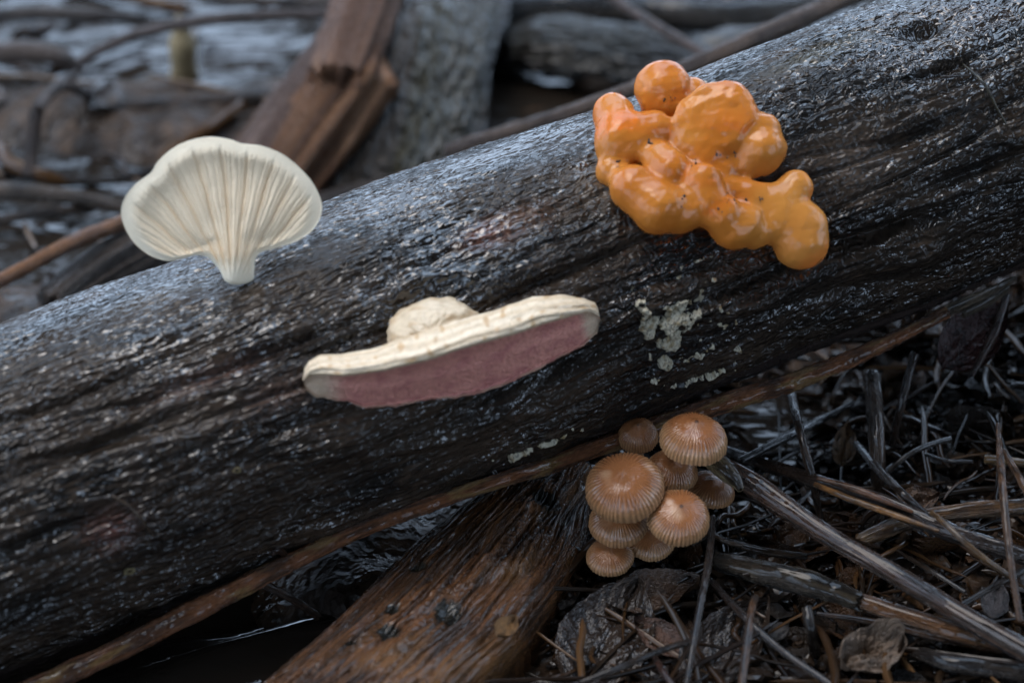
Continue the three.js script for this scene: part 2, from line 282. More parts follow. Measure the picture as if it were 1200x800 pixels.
// ------------------------------------------------------------------ white fan mushroom
{
  const OUT = [[245, 160], [270, 163.7], [282.5, 168], [305, 170.5], [327.5, 179], [345, 191], [360, 206], [371, 222.5], [377, 240], [373.7, 257.5], [363.7, 272], [346, 283], [322, 291], [304, 297], [298.5, 306], [297.5, 319], [296, 328], [280, 333], [264, 329], [258, 318], [251, 309], [242, 301], [229, 299], [212.5, 303], [197.5, 305.5], [177.5, 300], [157.5, 285], [146, 267.5], [141, 247.5], [145, 232.5], [157.5, 216], [176, 202], [185, 188.7], [200, 175], [220, 165]];
  const curve = new THREE.CatmullRomCurve3(OUT.map(([x, y]) => V(x, y, 0)), true, 'centripetal').getPoints(2000);
  const CX = 268, CY = 262, KX = 275, KY = 338;
  const polar = curve.map((p) => [Math.atan2(p.y - CY, p.x - CX), Math.hypot(p.x - CX, p.y - CY)]).sort((a, b) => a[0] - b[0]);
  const NA = 720, NR = 190, RAD = new Float32Array(NA);
  for (let i = 0, k = 0; i < NA; i++) { const a = -Math.PI + (i + 0.5) / NA * 2 * Math.PI; while (k < polar.length - 1 && polar[k][0] < a) k++; RAD[i] = polar[k][1]; }
  for (let pass = 0; pass < 3; pass++) { const c = RAD.slice(); for (let i = 0; i < NA; i++) RAD[i] = (c[(i + NA - 1) % NA] + 2 * c[i] + c[(i + 1) % NA]) / 4 * (pass === 0 ? 1 + 0.004 * noise(i * 0.11, 3) + 0.004 * noise(i * 0.03, 8) : 1); }
  const h0 = logHit(278, 328), W0 = at(278, 326, h0.depth - 0.0005), N = V(0.02, 0.22, 0.97).normalize();
  const wall = (px, py, h) => onPlane(px, py, W0, N).addScaledVector(N, h * MM);
  const stemH = (q, t) => { const w = 17 + 0.30 * Math.max(0, q - 20) + 0.0035 * Math.max(0, q - 40) ** 2, a = lerp(15, 3, sstep(q, 20, 125)); return a * Math.exp(-((t / w) ** 2)); };
  const front = (px, py, r, i) => {
    const q = Math.hypot(px - KX, py - KY), al = Math.atan2(px - KX, KY - py);
    const wob = 0.016 * noise(al * 6, q * 0.02) + 0.011 * noise(al * 15 + 9, q * 0.05);
    const A = (al + wob) / 0.195, lv = (k, q0, q1) => sstep(q, q0, q1) * Math.pow(0.5 + 0.5 * Math.cos(2 * Math.PI * A * k + (k > 1 ? Math.PI : 0)), 1.6);
    let g = Math.max(lv(1, 6, 18), 0.95 * lv(2, 24 + 6 * noise(A * 1.1, 9), 46 + 8 * noise(A * 0.7, 2)));
    g = Math.max(g, 0.85 * lv(4, 58 + 14 * noise(A * 0.9, 4), 92 + 16 * noise(A * 1.3, 2)));
    const edge = 1 - sstep(r, 0.81 + 0.05 * noise(al * 9, 5), 0.955), foot = sstep(q, 18, 45);
    const dish = -4 * sstep(r, 0.25, 0.7) + 4.5 * Math.exp(-(((r - 0.90) / 0.12) ** 2)), wave = 3.5 * noise(px * 0.013, py * 0.013 + 4);
    const low = sstep(q, 45, 75);
    return (stemH(q, px - KX + 0.0 * py) + low * (dish + wave) + 4.2 * g * edge * foot * (0.8 + 0.25 * noise(A * 2.3, q * 0.03)) + 0.3 * noise(px * 0.25, py * 0.25)) * Math.sqrt(Math.max(0, 1 - r ** 9)) + (r > 0.999 ? 0 : 0);
  };
  const back = (px, py, r) => -(4 + 11 * Math.sqrt(Math.max(0, 1 - r * r)) * 1.0) * Math.sqrt(Math.max(0, 1 - r ** 14)) - (1 - sstep(py, 300, 330)) * 0;
  const P = [], idxF = [], C = [];
  const pxAt = (i, r) => { const a = -Math.PI + (i + 0.5) / NA * 2 * Math.PI; return [CX + Math.cos(a) * RAD[i % NA] * r, CY + Math.sin(a) * RAD[i % NA] * r]; };
  const rOf = (j) => 1 - Math.pow(1 - j / NR, 1.35);
  for (let j = 0; j <= NR; j++) for (let i = 0; i < NA; i++) {
    const r = rOf(j), [x, y] = pxAt(i, r), p = wall(x, y, front(x, y, r, i)); P.push(p.x, p.y, p.z);
    const q = Math.hypot(x - KX, y - KY), n = noise(x * 0.05, y * 0.05);
    const c = mix3([0.78, 0.615, 0.42], [0.78, 0.67, 0.50], Math.max(sstep(r, 0.8, 0.95), 1 - sstep(q, 15, 50)) * 0.9 + 0.1 * n); C.push(...scale3(c, 1 + 0.05 * noise(x * 0.4, y * 0.4)));
  }
  const M2 = 60, base = P.length / 3;
  for (let j = 0; j <= M2; j++) for (let i = 0; i < NA; i++) { const r = Math.sin(j / M2 * Math.PI / 2), [x, y] = pxAt(i, r), p = wall(x, y, back(x, y, r)); P.push(p.x, p.y, p.z); C.push(0.74, 0.67, 0.54); }
  const F = { cap: [], gills: [], stem: [] };
  for (let j = 0; j < NR; j++) for (let i = 0; i < NA; i++) {
    const a = j * NA + i, b = j * NA + (i + 1) % NA, c = a + NA, d = b + NA, [x, y] = pxAt(i, rOf(j)), q = Math.hypot(x - KX, y - KY), k = q < 56 && Math.abs(x - KX) < 30 ? 'stem' : rOf(j) > 0.87 ? 'cap' : 'gills';
    F[k].push(a, c, b, b, c, d);
  }
  for (let j = 0; j < M2; j++) for (let i = 0; i < NA; i++) { const a = base + j * NA + i, b = base + j * NA + (i + 1) % NA, c = a + NA, d = b + NA; F.cap.push(a, b, c, b, d, c); }
  const whole = mesh3(P, [...F.cap, ...F.gills, ...F.stem], null, C);
  const root = thing('fan_mushroom', 'white fan-shaped mushroom standing on the log with its ribbed gills in view', 'mushroom', null, W0);
  const mat = new THREE.MeshPhysicalMaterial({ vertexColors: true, roughness: 0.62 });
  for (const k of ['cap', 'gills', 'stem']) {                                // each part keeps the whole's normals
    const map = new Map(), p = [], n = [], c = [], I = [];
    for (const v of F[k]) { if (!map.has(v)) { map.set(v, map.size); for (let e = 0; e < 3; e++) { p.push(whole.attributes.position.array[v * 3 + e]); n.push(whole.attributes.normal.array[v * 3 + e]); c.push(C[v * 3 + e]); } } I.push(map.get(v)); }
    const g = mesh3(p, I, null, c); g.setAttribute('normal', new THREE.BufferAttribute(new Float32Array(n), 3)); part(k, g, mat, root);
  }
}

// ------------------------------------------------------------------ pink and cream bracket fungus
{
  const A = [354.5, 446], B = [703.5, 374], L = Math.hypot(B[0] - A[0], B[1] - A[1]), ux = (B[0] - A[0]) / L, uy = (B[1] - A[1]) / L;
  const conv = (list) => list.map(([x, y]) => [((x - A[0]) * ux + (y - A[1]) * uy) / L, -(x - A[0]) * uy * -1 * -1 + 0, x, y]).map(([u, , x, y]) => [u, (x - A[0]) * uy - (y - A[1]) * ux]).sort((a, b) => a[0] - b[0]);
  const interp = (t, u) => { if (u <= t[0][0]) return t[0][1]; for (let i = 1; i < t.length; i++) if (u <= t[i][0]) { const f = (u - t[i - 1][0]) / (t[i][0] - t[i - 1][0]), s = f * f * (3 - 2 * f); return lerp(t[i - 1][1], t[i][1], lerp(f, s, 0.4)); } return t[t.length - 1][1]; };
  const top = conv([[354.5, 444], [357, 431], [362, 423.5], [375, 416], [403, 414], [435, 409], [470, 397], [520, 380], [556, 370], [580.7, 363], [603, 355], [625, 347.6], [656.7, 345], [682, 348.4], [697, 354], [703.5, 366]]);
  const mid = conv([[355.5, 446], [365, 439], [403, 441], [451, 434.5], [498, 423.4], [546, 407.6], [593, 395], [641, 379], [672.5, 369.6], [691.5, 366.5], [702, 371]]);
  const bot = conv([[355, 448], [358, 457], [371.7, 466], [403, 470], [428.7, 478], [466.7, 475.7], [498, 469], [533, 466], [561.7, 461.4], [593, 450], [625, 436], [656.7, 418], [683, 405.5], [699, 391], [703.3, 377]]);
  const pxy = (u, o) => [A[0] + ux * u * L + uy * o, A[1] + uy * u * L - ux * o];
  const prot = (u) => 0.0015 + 0.0145 * Math.pow(Math.max(0, 1 - (2 * u - 1) ** 2), 0.6) * (1 + 0.08 * noise(u * 7, 3));
  const surf = (x, y) => logHit(x, y).depth;
  const NU = 460, NC = 90, NB = 110;
  const midJ = (u) => interp(mid, u) + 1.2 * noise(u * 14, 7) + 0.25 * noise(u * 60, 1), topJ = (u) => interp(top, u) + 1.5 * noise(u * 11, 17) + 0.25 * noise(u * 45, 4), botJ = (u) => interp(bot, u) + 2.2 * noise(u * 26, 27) + 1.2 * noise(u * 80, 2);
  const ease = (u) => 0.5 - 0.5 * Math.cos(Math.PI * u);
  const capF = (uu, v) => {
    const u = ease(uu), t = topJ(u), m = midJ(u), p = prot(u);
    let o, d;
    if (v < 0.3) { const f = v / 0.3; o = lerp(t - 16 * Math.min(1, (t - m) / 14), t, Math.sin(f * Math.PI / 2)); d = lerp(-0.012, p * 0.52, f); }                              // the far side runs back into the log
    else { const f = (v - 0.3) / 0.7, e = f * Math.PI / 2; o = lerp(t, m, Math.pow(f, 1.05)); d = p * (0.52 + 0.48 * Math.sin(e)) + 0.0011 * Math.sin(f * Math.PI) - (f > 0.92 ? (f - 0.92) * 0.012 : 0); }
    const [x, y] = pxy(u, o), [xm, ym] = pxy(u, m), ref = surf(xm, ym);
    const bump = 0.00035 * noise(u * 14, f1(v) * 4) + 0.00010 * noise(u * 110, v * 22) + 0.0004 * Math.sin(v * 26 + 4 * noise(u * 6, 1)) * sstep(v, 0.25, 0.4) * (1 - sstep(v, 0.8, 0.95)) * 0.6;
    return at(x, y, ref - d - bump * sstep(u, 0, 0.04) * (1 - sstep(u, 0.96, 1)));
  };
  function f1(v) { return v; }
  const poreF = (uu, v) => {
    const u = ease(uu), m = midJ(u), b = Math.min(botJ(u), m - 0.3), p = prot(u), o = lerp(m, b, v), [x, y] = pxy(u, o), [xm, ym] = pxy(u, m), [xb, yb] = pxy(u, b), rm = surf(xm, ym) - p + 0.0010, rb = surf(xb, yb) - 0.0004;
    const lip = v > 0.9 ? -0.0007 * Math.sin((v - 0.9) * 10 * Math.PI) : 0;
    return at(x, y, lerp(rm, rb, Math.pow(v, 0.85)) + 0.0016 * Math.sin(Math.PI * Math.min(1, v * 2.2)) * (1 - v) + lip + 0.0004 * noise(u * 18, v * 5) + 0.00018 * noise(u * 90, v * 22));
  };
  const root = thing('bracket_fungus', 'cream shelf fungus with a dull pink underside growing from the log side', 'fungus', null, at(530, 410, surf(530, 410)));
  const cream = new THREE.MeshPhysicalMaterial({ vertexColors: true, roughness: 0.5, bumpMap: grainBump, bumpScale: 0.00018 });
  const capC = (uu, v) => {
    const u = ease(uu), n = noise(u * 40, v * 10), st = sstep(noise(u * 34 + 3, v * 5 + 8), 0.16, 0.5), sp = noise(u * 260, v * 34) > 0.42 ? 0.45 : 1;
    const band = 0.5 + 0.5 * Math.sin(v * 30 + 5 * noise(u * 5, v * 2));
    return scale3(mix3(mix3([0.50, 0.37, 0.235], [0.60, 0.475, 0.33], band), [0.40, 0.235, 0.10], 0.85 * st), (1 + 0.22 * n) * sp);
  };
  part('cap', grid(NU, NC, capF, { color: capC, flip: true, uv: (u, v) => [u * 3, v * 0.6] }), cream, root);
  const poreM = new THREE.MeshPhysicalMaterial({ vertexColors: true, roughness: 0.75, bumpMap: grainBump, bumpScale: 0.0005 });
  const poreC = (uu, v) => {
    const u = ease(uu), tip = Math.max(1 - sstep(u + 0.02 * noise(v * 5, u * 30), 0.05, 0.15), sstep(u + 0.02 * noise(v * 6, 3), 0.925, 0.965)), n = fbm(u * 14, v * 4, 3), sp = noise(u * 300, v * 60) > 0.38 ? 0.75 : 1, edge = sstep(v, 0.93, 0.985) * sstep(noise(u * 14, 2), -0.3, 0.2) * 0.6;
    return scale3(mix3(mix3([0.56, 0.235, 0.18], [0.45, 0.165, 0.14], sstep(n, -0.2, 0.6)), [0.58, 0.42, 0.29], Math.max(tip, edge)), (1 + 0.2 * noise(u * 60, v * 14)) * sp);
  };
  part('pore_surface', grid(NU, NB, poreF, { color: poreC, flip: true, uv: (u, v) => [u * 3.4, v * 0.8] }), poreM, root);
  const kc = [507, 391], kd = surf(508, 380);                                 // the hump that joins the shelf to the log
  part('attachment', grid(120, 60, (u, v) => { const a = u * 2 * Math.PI, e = v * Math.PI / 2, n = 1 + 0.1 * noise3(Math.cos(a) * 2, Math.sin(a) * 2, e * 2) + 0.05 * noise(a * 5, e * 5), x = Math.cos(a) * Math.cos(e) * 62 * n, y = Math.sin(a) * Math.cos(e) * 42 * n; return at(kc[0] + x * 0.94 + y * 0.1, kc[1] + y - x * 0.17, kd + 0.003 - 0.0105 * Math.sin(e) * n); },
    { color: (u, v) => scale3(mix3([0.50, 0.385, 0.255], [0.38, 0.25, 0.13], sstep(noise(Math.cos(u * 6.28) * 4 * (1 - v) + 3, Math.sin(u * 6.28) * 6 * (1 - v)), 0.05, 0.5) * 0.8), 1 + 0.2 * noise(u * 40, v * 20)), uv: (u, v) => [u, v * 0.4] }), cream, root);
}

// ------------------------------------------------------------------ orange jelly fungus: one continuous body
let jellyField, jellyOrigin;
{
  const dep = (px, py) => { const h = logHit(px, Math.max(py, 385 - 0.357 * px + 14)); return h.depth; };
  const B = [];                                                              // capsules: ends, radii, flattening along the view axis
  const cap = (x0, y0, r0, l0, x1, y1, r1, l1, f = 1) => B.push({ a: at(x0, y0, dep(x0, y0) - l0 * MM), b: at(x1, y1, dep(x1, y1) - l1 * MM), r0: r0 * MM * 1.18, r1: r1 * MM * 1.18, f });
  cap(777, 104, 28, 20, 780, 118, 26, 18); cap(813, 106, 13, 18, 806, 120, 13, 14);                           // the ball at the top
  cap(719, 133, 20, 26, 727, 160, 22, 26); cap(727, 160, 22, 26, 766, 152, 19, 24); cap(722, 172, 20, 18, 745, 170, 18, 20);   // left lobe
  cap(716, 200, 15, 5, 724, 204, 15, 4);
  cap(741, 220, 22, 17, 772, 243, 24, 19); cap(772, 243, 24, 19, 795, 247, 22, 14);                           // lower left lobe
  cap(772, 186, 17, 18, 786, 200, 19, 22);
  cap(824, 214, 19, 26, 830, 236, 19, 22); cap(806, 226, 16, 16, 812, 246, 18, 12);
  cap(846, 252, 20, 20, 858, 268, 20, 16); cap(874, 264, 21, 14, 884, 272, 17, 12);
  cap(850, 222, 14, 6, 872, 226, 12, 6); cap(880, 236, 20, 9, 915, 244, 22, 9, 0.6); cap(915, 240, 20, 9, 933, 219, 17, 9, 0.75);
  cap(912, 258, 26, 9, 938, 268, 25, 11, 0.75); cap(938, 268, 25, 11, 939, 283, 27, 13, 0.9);
  cap(893, 156, 19, 15, 893, 172, 24, 12); cap(876, 190, 18, 2, 892, 190, 15, 1); cap(822, 190, 17, 6, 846, 198, 14, 4); cap(808, 168, 20, 10, 826, 180, 18, 8);
  const big = { c: at(841, 143, dep(841, 150) - 28 * MM), rx: 48 * MM, ry: 44 * MM, rz: 27 * MM };            // the broad flat-topped lobe
  const F = VIEW.clone().negate(), smin = (a, b, k) => { const h = Math.max(0, k - Math.abs(a - b)) / k; return Math.min(a, b) - h * h * k * 0.25; };
  const n1 = V(-0.10, 0.16, 1).normalize(), pl = V();
  const body = (p) => {
    let d = 1e9;
    for (const q of B) {
      const abx = q.b.x - q.a.x, aby = q.b.y - q.a.y, abz = q.b.z - q.a.z; let x = p.x - q.a.x, y = p.y - q.a.y, z = p.z - q.a.z;
      const t = clamp((x * abx + y * aby + z * abz) / (abx * abx + aby * aby + abz * abz), 0, 1); x -= abx * t; y -= aby * t; z -= abz * t;
      if (q.f < 1) { const w = x * F.x + y * F.y + z * F.z, k = w * (1 / q.f - 1); x += F.x * k; y += F.y * k; z += F.z * k; }
      const e = Math.sqrt(x * x + y * y + z * z) - lerp(q.r0, q.r1, t);
      d = smin(d, e, 0.0016);
    }
    pl.subVectors(p, big.c);
    const X = pl.dot(RIGHT), Y = pl.dot(UPV), Z = pl.dot(F), ca = 0.91, sa = 0.41, XX = X * ca + Y * sa, YY = -X * sa + Y * ca;
    const k = Math.hypot(XX / (big.rx * (1 + 0.12 * YY / big.ry)), YY / big.ry, Z / big.rz);
    let e = (k - 1) * Math.min(big.rx, big.rz) * 0.9;
    const cut = (XX * n1.x + YY * n1.y + Z * n1.z) - big.rz * 0.70;          // the flat face, with a round rim
    e = -smin(-e, -cut, 0.0022);
    const rim = Math.abs(Math.hypot(XX / 30, YY / 27) / MM - 1) * 28 * MM;
    e -= 0.0002 * Math.exp(-((rim / (6 * MM)) ** 2)) * sstep(Z, 0, big.rz * 0.5);
    d = smin(d, e, 0.0014);
    return d - 0.0004 * noise3(p.x * 190, p.y * 210, p.z * 210) - 0.00016 * noise3(p.x * 420, p.y * 420, p.z * 420) - 0.00011 * noise3(p.x * 900, p.y * 900, p.z * 900);
  };
  jellyField = body;
  const lo = V(1e9, 1e9, 1e9), hi = V(-1e9, -1e9, -1e9);
  for (const q of B) for (const e of [q.a, q.b]) { lo.min(e.clone().subScalar(0.008)); hi.max(e.clone().addScalar(0.008)); }
  lo.min(big.c.clone().subScalar(0.011)); hi.max(big.c.clone().addScalar(0.011));
  const nets = (cell, off) => {
  const nx = Math.ceil((hi.x - lo.x) / cell), ny = Math.ceil((hi.y - lo.y) / cell), nz = Math.ceil((hi.z - lo.z) / cell);
  const f = new Float32Array((nx + 1) * (ny + 1) * (nz + 1)), id = (x, y, z) => (z * (ny + 1) + y) * (nx + 1) + x, p = V();
  for (let z = 0; z <= nz; z++) for (let y = 0; y <= ny; y++) for (let x = 0; x <= nx; x++) f[id(x, y, z)] = body(p.set(lo.x + x * cell, lo.y + y * cell, lo.z + z * cell)) + off;
  const P = [], I = [], vi = new Int32Array(f.length).fill(-1);                // surface nets
  for (let z = 0; z < nz; z++) for (let y = 0; y < ny; y++) for (let x = 0; x < nx; x++) {
    let n = 0, sx = 0, sy = 0, sz = 0; const c = [];
    for (let k = 0; k < 8; k++) c.push(f[id(x + (k & 1), y + (k >> 1 & 1), z + (k >> 2))]);
    for (let a = 0; a < 8; a++) for (const bit of [1, 2, 4]) { const b = a | bit; if (b === a) continue; if ((c[a] < 0) !== (c[b] < 0)) { const t = c[a] / (c[a] - c[b]); sx += (a & 1) + (bit === 1 ? t : 0); sy += (a >> 1 & 1) + (bit === 2 ? t : 0); sz += (a >> 2) + (bit === 4 ? t : 0); n++; } }
    if (n) { vi[id(x, y, z)] = P.length / 3; P.push(lo.x + (x + sx / n) * cell, lo.y + (y + sy / n) * cell, lo.z + (z + sz / n) * cell); }
  }
  const quad = (a, b, c, d, s) => { if (Math.min(a, b, c, d) < 0) return; if (s) I.push(a, b, c, a, c, d); else I.push(a, c, b, a, d, c); };
  for (let z = 1; z < nz; z++) for (let y = 1; y < ny; y++) for (let x = 1; x < nx; x++) {
    const s = f[id(x, y, z)] < 0;
    if (s !== f[id(x + 1, y, z)] < 0) quad(vi[id(x, y - 1, z - 1)], vi[id(x, y, z - 1)], vi[id(x, y, z)], vi[id(x, y - 1, z)], s);
    if (s !== f[id(x, y + 1, z)] < 0) quad(vi[id(x - 1, y, z - 1)], vi[id(x - 1, y, z)], vi[id(x, y, z)], vi[id(x, y, z - 1)], s);
    if (s !== f[id(x, y, z + 1)] < 0) quad(vi[id(x - 1, y - 1, z)], vi[id(x, y - 1, z)], vi[id(x, y, z)], vi[id(x - 1, y, z)], s);
  }
    return [P, I];
  };
  const [P, I] = nets(0.00036, 0);
  const g = mesh3(P, I);
  const root = thing('jelly_fungus', 'glossy orange jelly fungus of many rounded lobes on the upper log', 'fungus', null, at(830, 210, dep(830, 210)));
  const col = new Float32Array(P.length);
  for (let i = 0; i < P.length; i += 3) { const n = noise3(P[i] * 90, P[i + 1] * 90, P[i + 2] * 90), m = sstep(P[i], 0.046, 0.07); const c = mix3(mix3([0.76, 0.225, 0.03], [0.82, 0.295, 0.05], sstep(n, -0.4, 0.4)), [0.86, 0.37, 0.085], m * 0.7); col.set(c, i); }
  g.setAttribute('color', new THREE.BufferAttribute(col, 3));
  part('body', g, new THREE.MeshPhysicalMaterial({ vertexColors: true, roughness: 0.15, ior: 1.34, transmission: 0.52, thickness: 0.01, attenuationColor: new THREE.Color().setRGB(0.95, 0.55, 0.16), attenuationDistance: 0.015 }), root);
  const specks = [], SP = [];
  for (const [cx, cy, sx, sy, n] of [[785, 115, 6, 7, 7], [755, 168, 10, 5, 10], [722, 191, 4, 5, 4], [850, 232, 6, 6, 8], [893, 234, 4, 5, 7], [868, 234, 8, 6, 7], [845, 246, 3, 3, 5], [848, 184, 8, 4, 5], [862, 181, 8, 3, 4], [810, 190, 6, 5, 4], [798, 235, 4, 8, 3]]) for (let k = 0; k < n * 0.8; k++) SP.push([cx + (rnd() * 2 - 1) * sx, cy + (rnd() * 2 - 1) * sy]);
  for (const [x, y] of SP) {
    const r = ray(x, y), q = at(x, y, 0.5); let d = 0, hit = false;
    for (let k = 0; k < 300 && !hit; k++) { const v = body(q); if (v < 0.0001) hit = true; q.addScaledVector(r, Math.max(0.00015, v * 0.6)); d++; }
    if (!hit) continue;
    const s = new THREE.IcosahedronGeometry(0.00018 + 0.0003 * rnd() ** 2, 1); s.scale(0.8 + rnd() * 0.9, 0.6 + 0.5 * rnd(), 0.6); s.rotateZ(rnd() * 3); s.rotateY(rnd() * 3); s.translate(q.x, q.y, q.z); specks.push(s);
  }
  const sp = part('dirt_speck', mergeGeometries(specks), new THREE.MeshStandardMaterial({ color: new THREE.Color().setRGB(0.03, 0.015, 0.008), roughness: 0.5 }), root);
  sp.userData.kind = 'stuff';
}

// ------------------------------------------------------------------ small striped brown mushrooms
{
  // pixel of the cap's middle, half width, depth, lean of the cap's axis (right, towards the camera), pale or dark, label
  const list = [
    [748, 507, 25, 0.542, -0.07, 0.30, 0.15, 'small dark brown cap above the largest cap, under the log'],
    [814, 509, 42, 0.532, 0.07, 0.12, 0.7, 'orange-brown cap with a torn right edge, topmost of the cluster'],
    [789, 548, 32, 0.540, 0.13, 0.22, 0.55, 'orange-brown cap tucked between the torn cap and the largest cap'],
    [731, 566, 49, 0.527, -0.13, 0.36, 0.35, 'largest brown cap of the cluster, beside the wood block'],
    [796, 602, 39.5, 0.527, 0.10, 0.36, 0.5, 'ribbed tan cap with a dark centre, right beside the largest cap'],
    [725, 608, 37, 0.534, -0.05, 0.22, 0.3, 'brown cap directly below the largest cap'],
    [762, 630, 31, 0.539, 0.03, 0.20, 0.75, 'pale tan cap mostly hidden under the ribbed cap'],
    [715, 649, 29.5, 0.535, -0.07, 0.22, 0.6, 'small tan cap, lowest of the cluster'],
    [834, 570, 31, 0.548, 0.20, 0.10, 0.3, 'dim brown cap behind the thick twig end'],
  ];
  const mat = new THREE.MeshPhysicalMaterial({ vertexColors: true, roughness: 0.14, ior: 1.48, bumpMap: grainBump, bumpScale: 0.00008 });
  const gillMat = new THREE.MeshStandardMaterial({ color: new THREE.Color().setRGB(0.36, 0.22, 0.12), roughness: 0.7 }), stemMat = new THREE.MeshStandardMaterial({ color: new THREE.Color().setRGB(0.30, 0.16, 0.08), roughness: 0.5 });
  const foot = onGround(765, 640, 0);
  foot.z -= 0.012;
  list.forEach(([px, py, hw, depth, lx, lz, pale, label], k) => {
    const c = at(px, py, depth), r = hw * 0.95 * depth * KPX, h = r * [0.92, 0.74, 0.68, 0.66, 0.66, 0.62, 0.55, 0.56, 0.55][k];
    const root = thing('small_mushroom', label, 'mushroom', 'cluster of small brown mushrooms under the log', c);
    const up = V(lx, 0.9, lz).normalize(), ex = V(1, 0, 0).addScaledVector(up, -up.x).normalize(), ey = V().crossVectors(up, ex), NS = Math.round(38 + hw * 0.25), sd = k * 13.7;
    const pos = (a, rho, y) => c.clone().addScaledVector(ex, Math.cos(a) * rho).addScaledVector(ey, Math.sin(a) * rho).addScaledVector(up, y - h * 0.42);
    const stri = (a, f) => { const w = a * NS / (2 * Math.PI) + 0.7 * noise(Math.cos(a) * 2.6 + sd, Math.sin(a) * 2.6) + 0.15 * noise(a * 9, f * 3 + sd), s = 0.5 + 0.5 * Math.cos(2 * Math.PI * w); return Math.pow(s, 0.8); };
    const tear = (a, f) => (k === 1 ? Math.exp(-(((a - 0.35 - 0.15 * f) / 0.11) ** 2)) * sstep(f, 0.62, 0.95) * 0.45 : 0) + (k === 4 ? Math.exp(-(((a - 2.0) / 0.05) ** 2)) * sstep(f, 0.75, 1) * 0.3 : 0) + (k === 6 ? Math.exp(-(((a - 2.3) / 0.09) ** 2)) * sstep(f, 0.6, 1) * 0.4 : 0);
    const wob = (a) => 1 + 0.035 * noise(Math.cos(a) * 1.5 + sd, Math.sin(a) * 1.5) + 0.02 * noise(a * 4, sd);
    const outer = (u, v) => {
      const a = u * 2 * Math.PI, f = v, am = sstep(f, 0.22, 0.5), rr = Math.sin(f * Math.PI / 2 * 1.04) / Math.sin(Math.PI / 2 * 1.04), s = stri(a, f) - 0.5;
      const y = h * (Math.cos(f * Math.PI / 2) + 0.12 * Math.exp(-((f / 0.12) ** 2))) - 0.03 * r * sstep(f, 0.9, 1);
      const R = r * rr * wob(a) * (1 + 0.028 * am * s * (0.6 + 0.8 * noise(a * 3, sd) + 0.3) + 0.03 * sstep(f, 0.85, 1) * noise(a * 11, sd)) * (1 - tear(a, f)), lump = 0.03 * r * noise(Math.cos(a) * rr * 2.4 + sd, Math.sin(a) * rr * 2.4);
      return pos(a, R, y + lump + 0.05 * r * noise(Math.cos(a) * 1.1 + sd + 5, Math.sin(a) * 1.1) * v + 0.022 * r * am * s * (1 - f));
    };
    const col = (u, v) => {
      const a = u * 2 * Math.PI, s = stri(a, v), n = noise(Math.cos(a) * v * 3 + sd, Math.sin(a) * v * 3 + 7), worn = sstep(noise(Math.cos(a) * v * 2.2 + sd + 40, Math.sin(a) * v * 2.2), 0.18, 0.42) * (k === 3 || k === 4 ? 0.4 : 0.1);
      let cc = mix3([0.24, 0.092, 0.034], [0.41, 0.235, 0.115], sstep(v + 0.25 * n, 0.35, 0.95) * (0.35 + pale * 0.65));
      cc = mix3(cc, scale3(cc, 0.45), (1 - s) * sstep(v, 0.25, 0.55) * 0.7);
      cc = mix3(cc, [0.52, 0.33, 0.2], worn * (1 - sstep(v, 0.45, 0.7)));
      if (v < 0.035 + 0.02 * n && (k === 0 || k === 1 || k === 4)) cc = scale3(cc, 0.3);
      return scale3(cc, 1 + 0.25 * noise(a * 12, v * 20 + sd));
    };
    part('cap', grid(NS * 7, 40, outer, { color: col, uv: (u, v) => [u * 2, v * 0.5] }), mat, root);
    const inner = (u, v) => { const a = u * 2 * Math.PI, s = Math.pow(0.5 + 0.5 * Math.cos(a * 26), 0.5) - 0.5, e = outer(u, 1); if (v > 0.97) return e; const rr = lerp(0.12, 0.96, v); return pos(a, r * rr * wob(a) * (1 - tear(a, 1) * v), h * 0.42 * (1 - v * v) - 0.02 * r + 0.05 * r * s * Math.sin(Math.PI * v)); };
    part('gills', grid(156, 12, inner, { flip: true }), gillMat, root);
    const top = pos(0, 0, h * 0.4), crv = new THREE.CubicBezierCurve3(top, top.clone().addScaledVector(up, -r * 1.3), foot.clone().add(V((px - 765) * 0.00006, 0.012, 0)), foot.clone().add(V((px - 765) * 0.00008, -0.004, (k % 3) * 0.0015)));
    part('stem', new THREE.TubeGeometry(crv, 24, r * 0.13, 10), stemMat, root);
  });
}

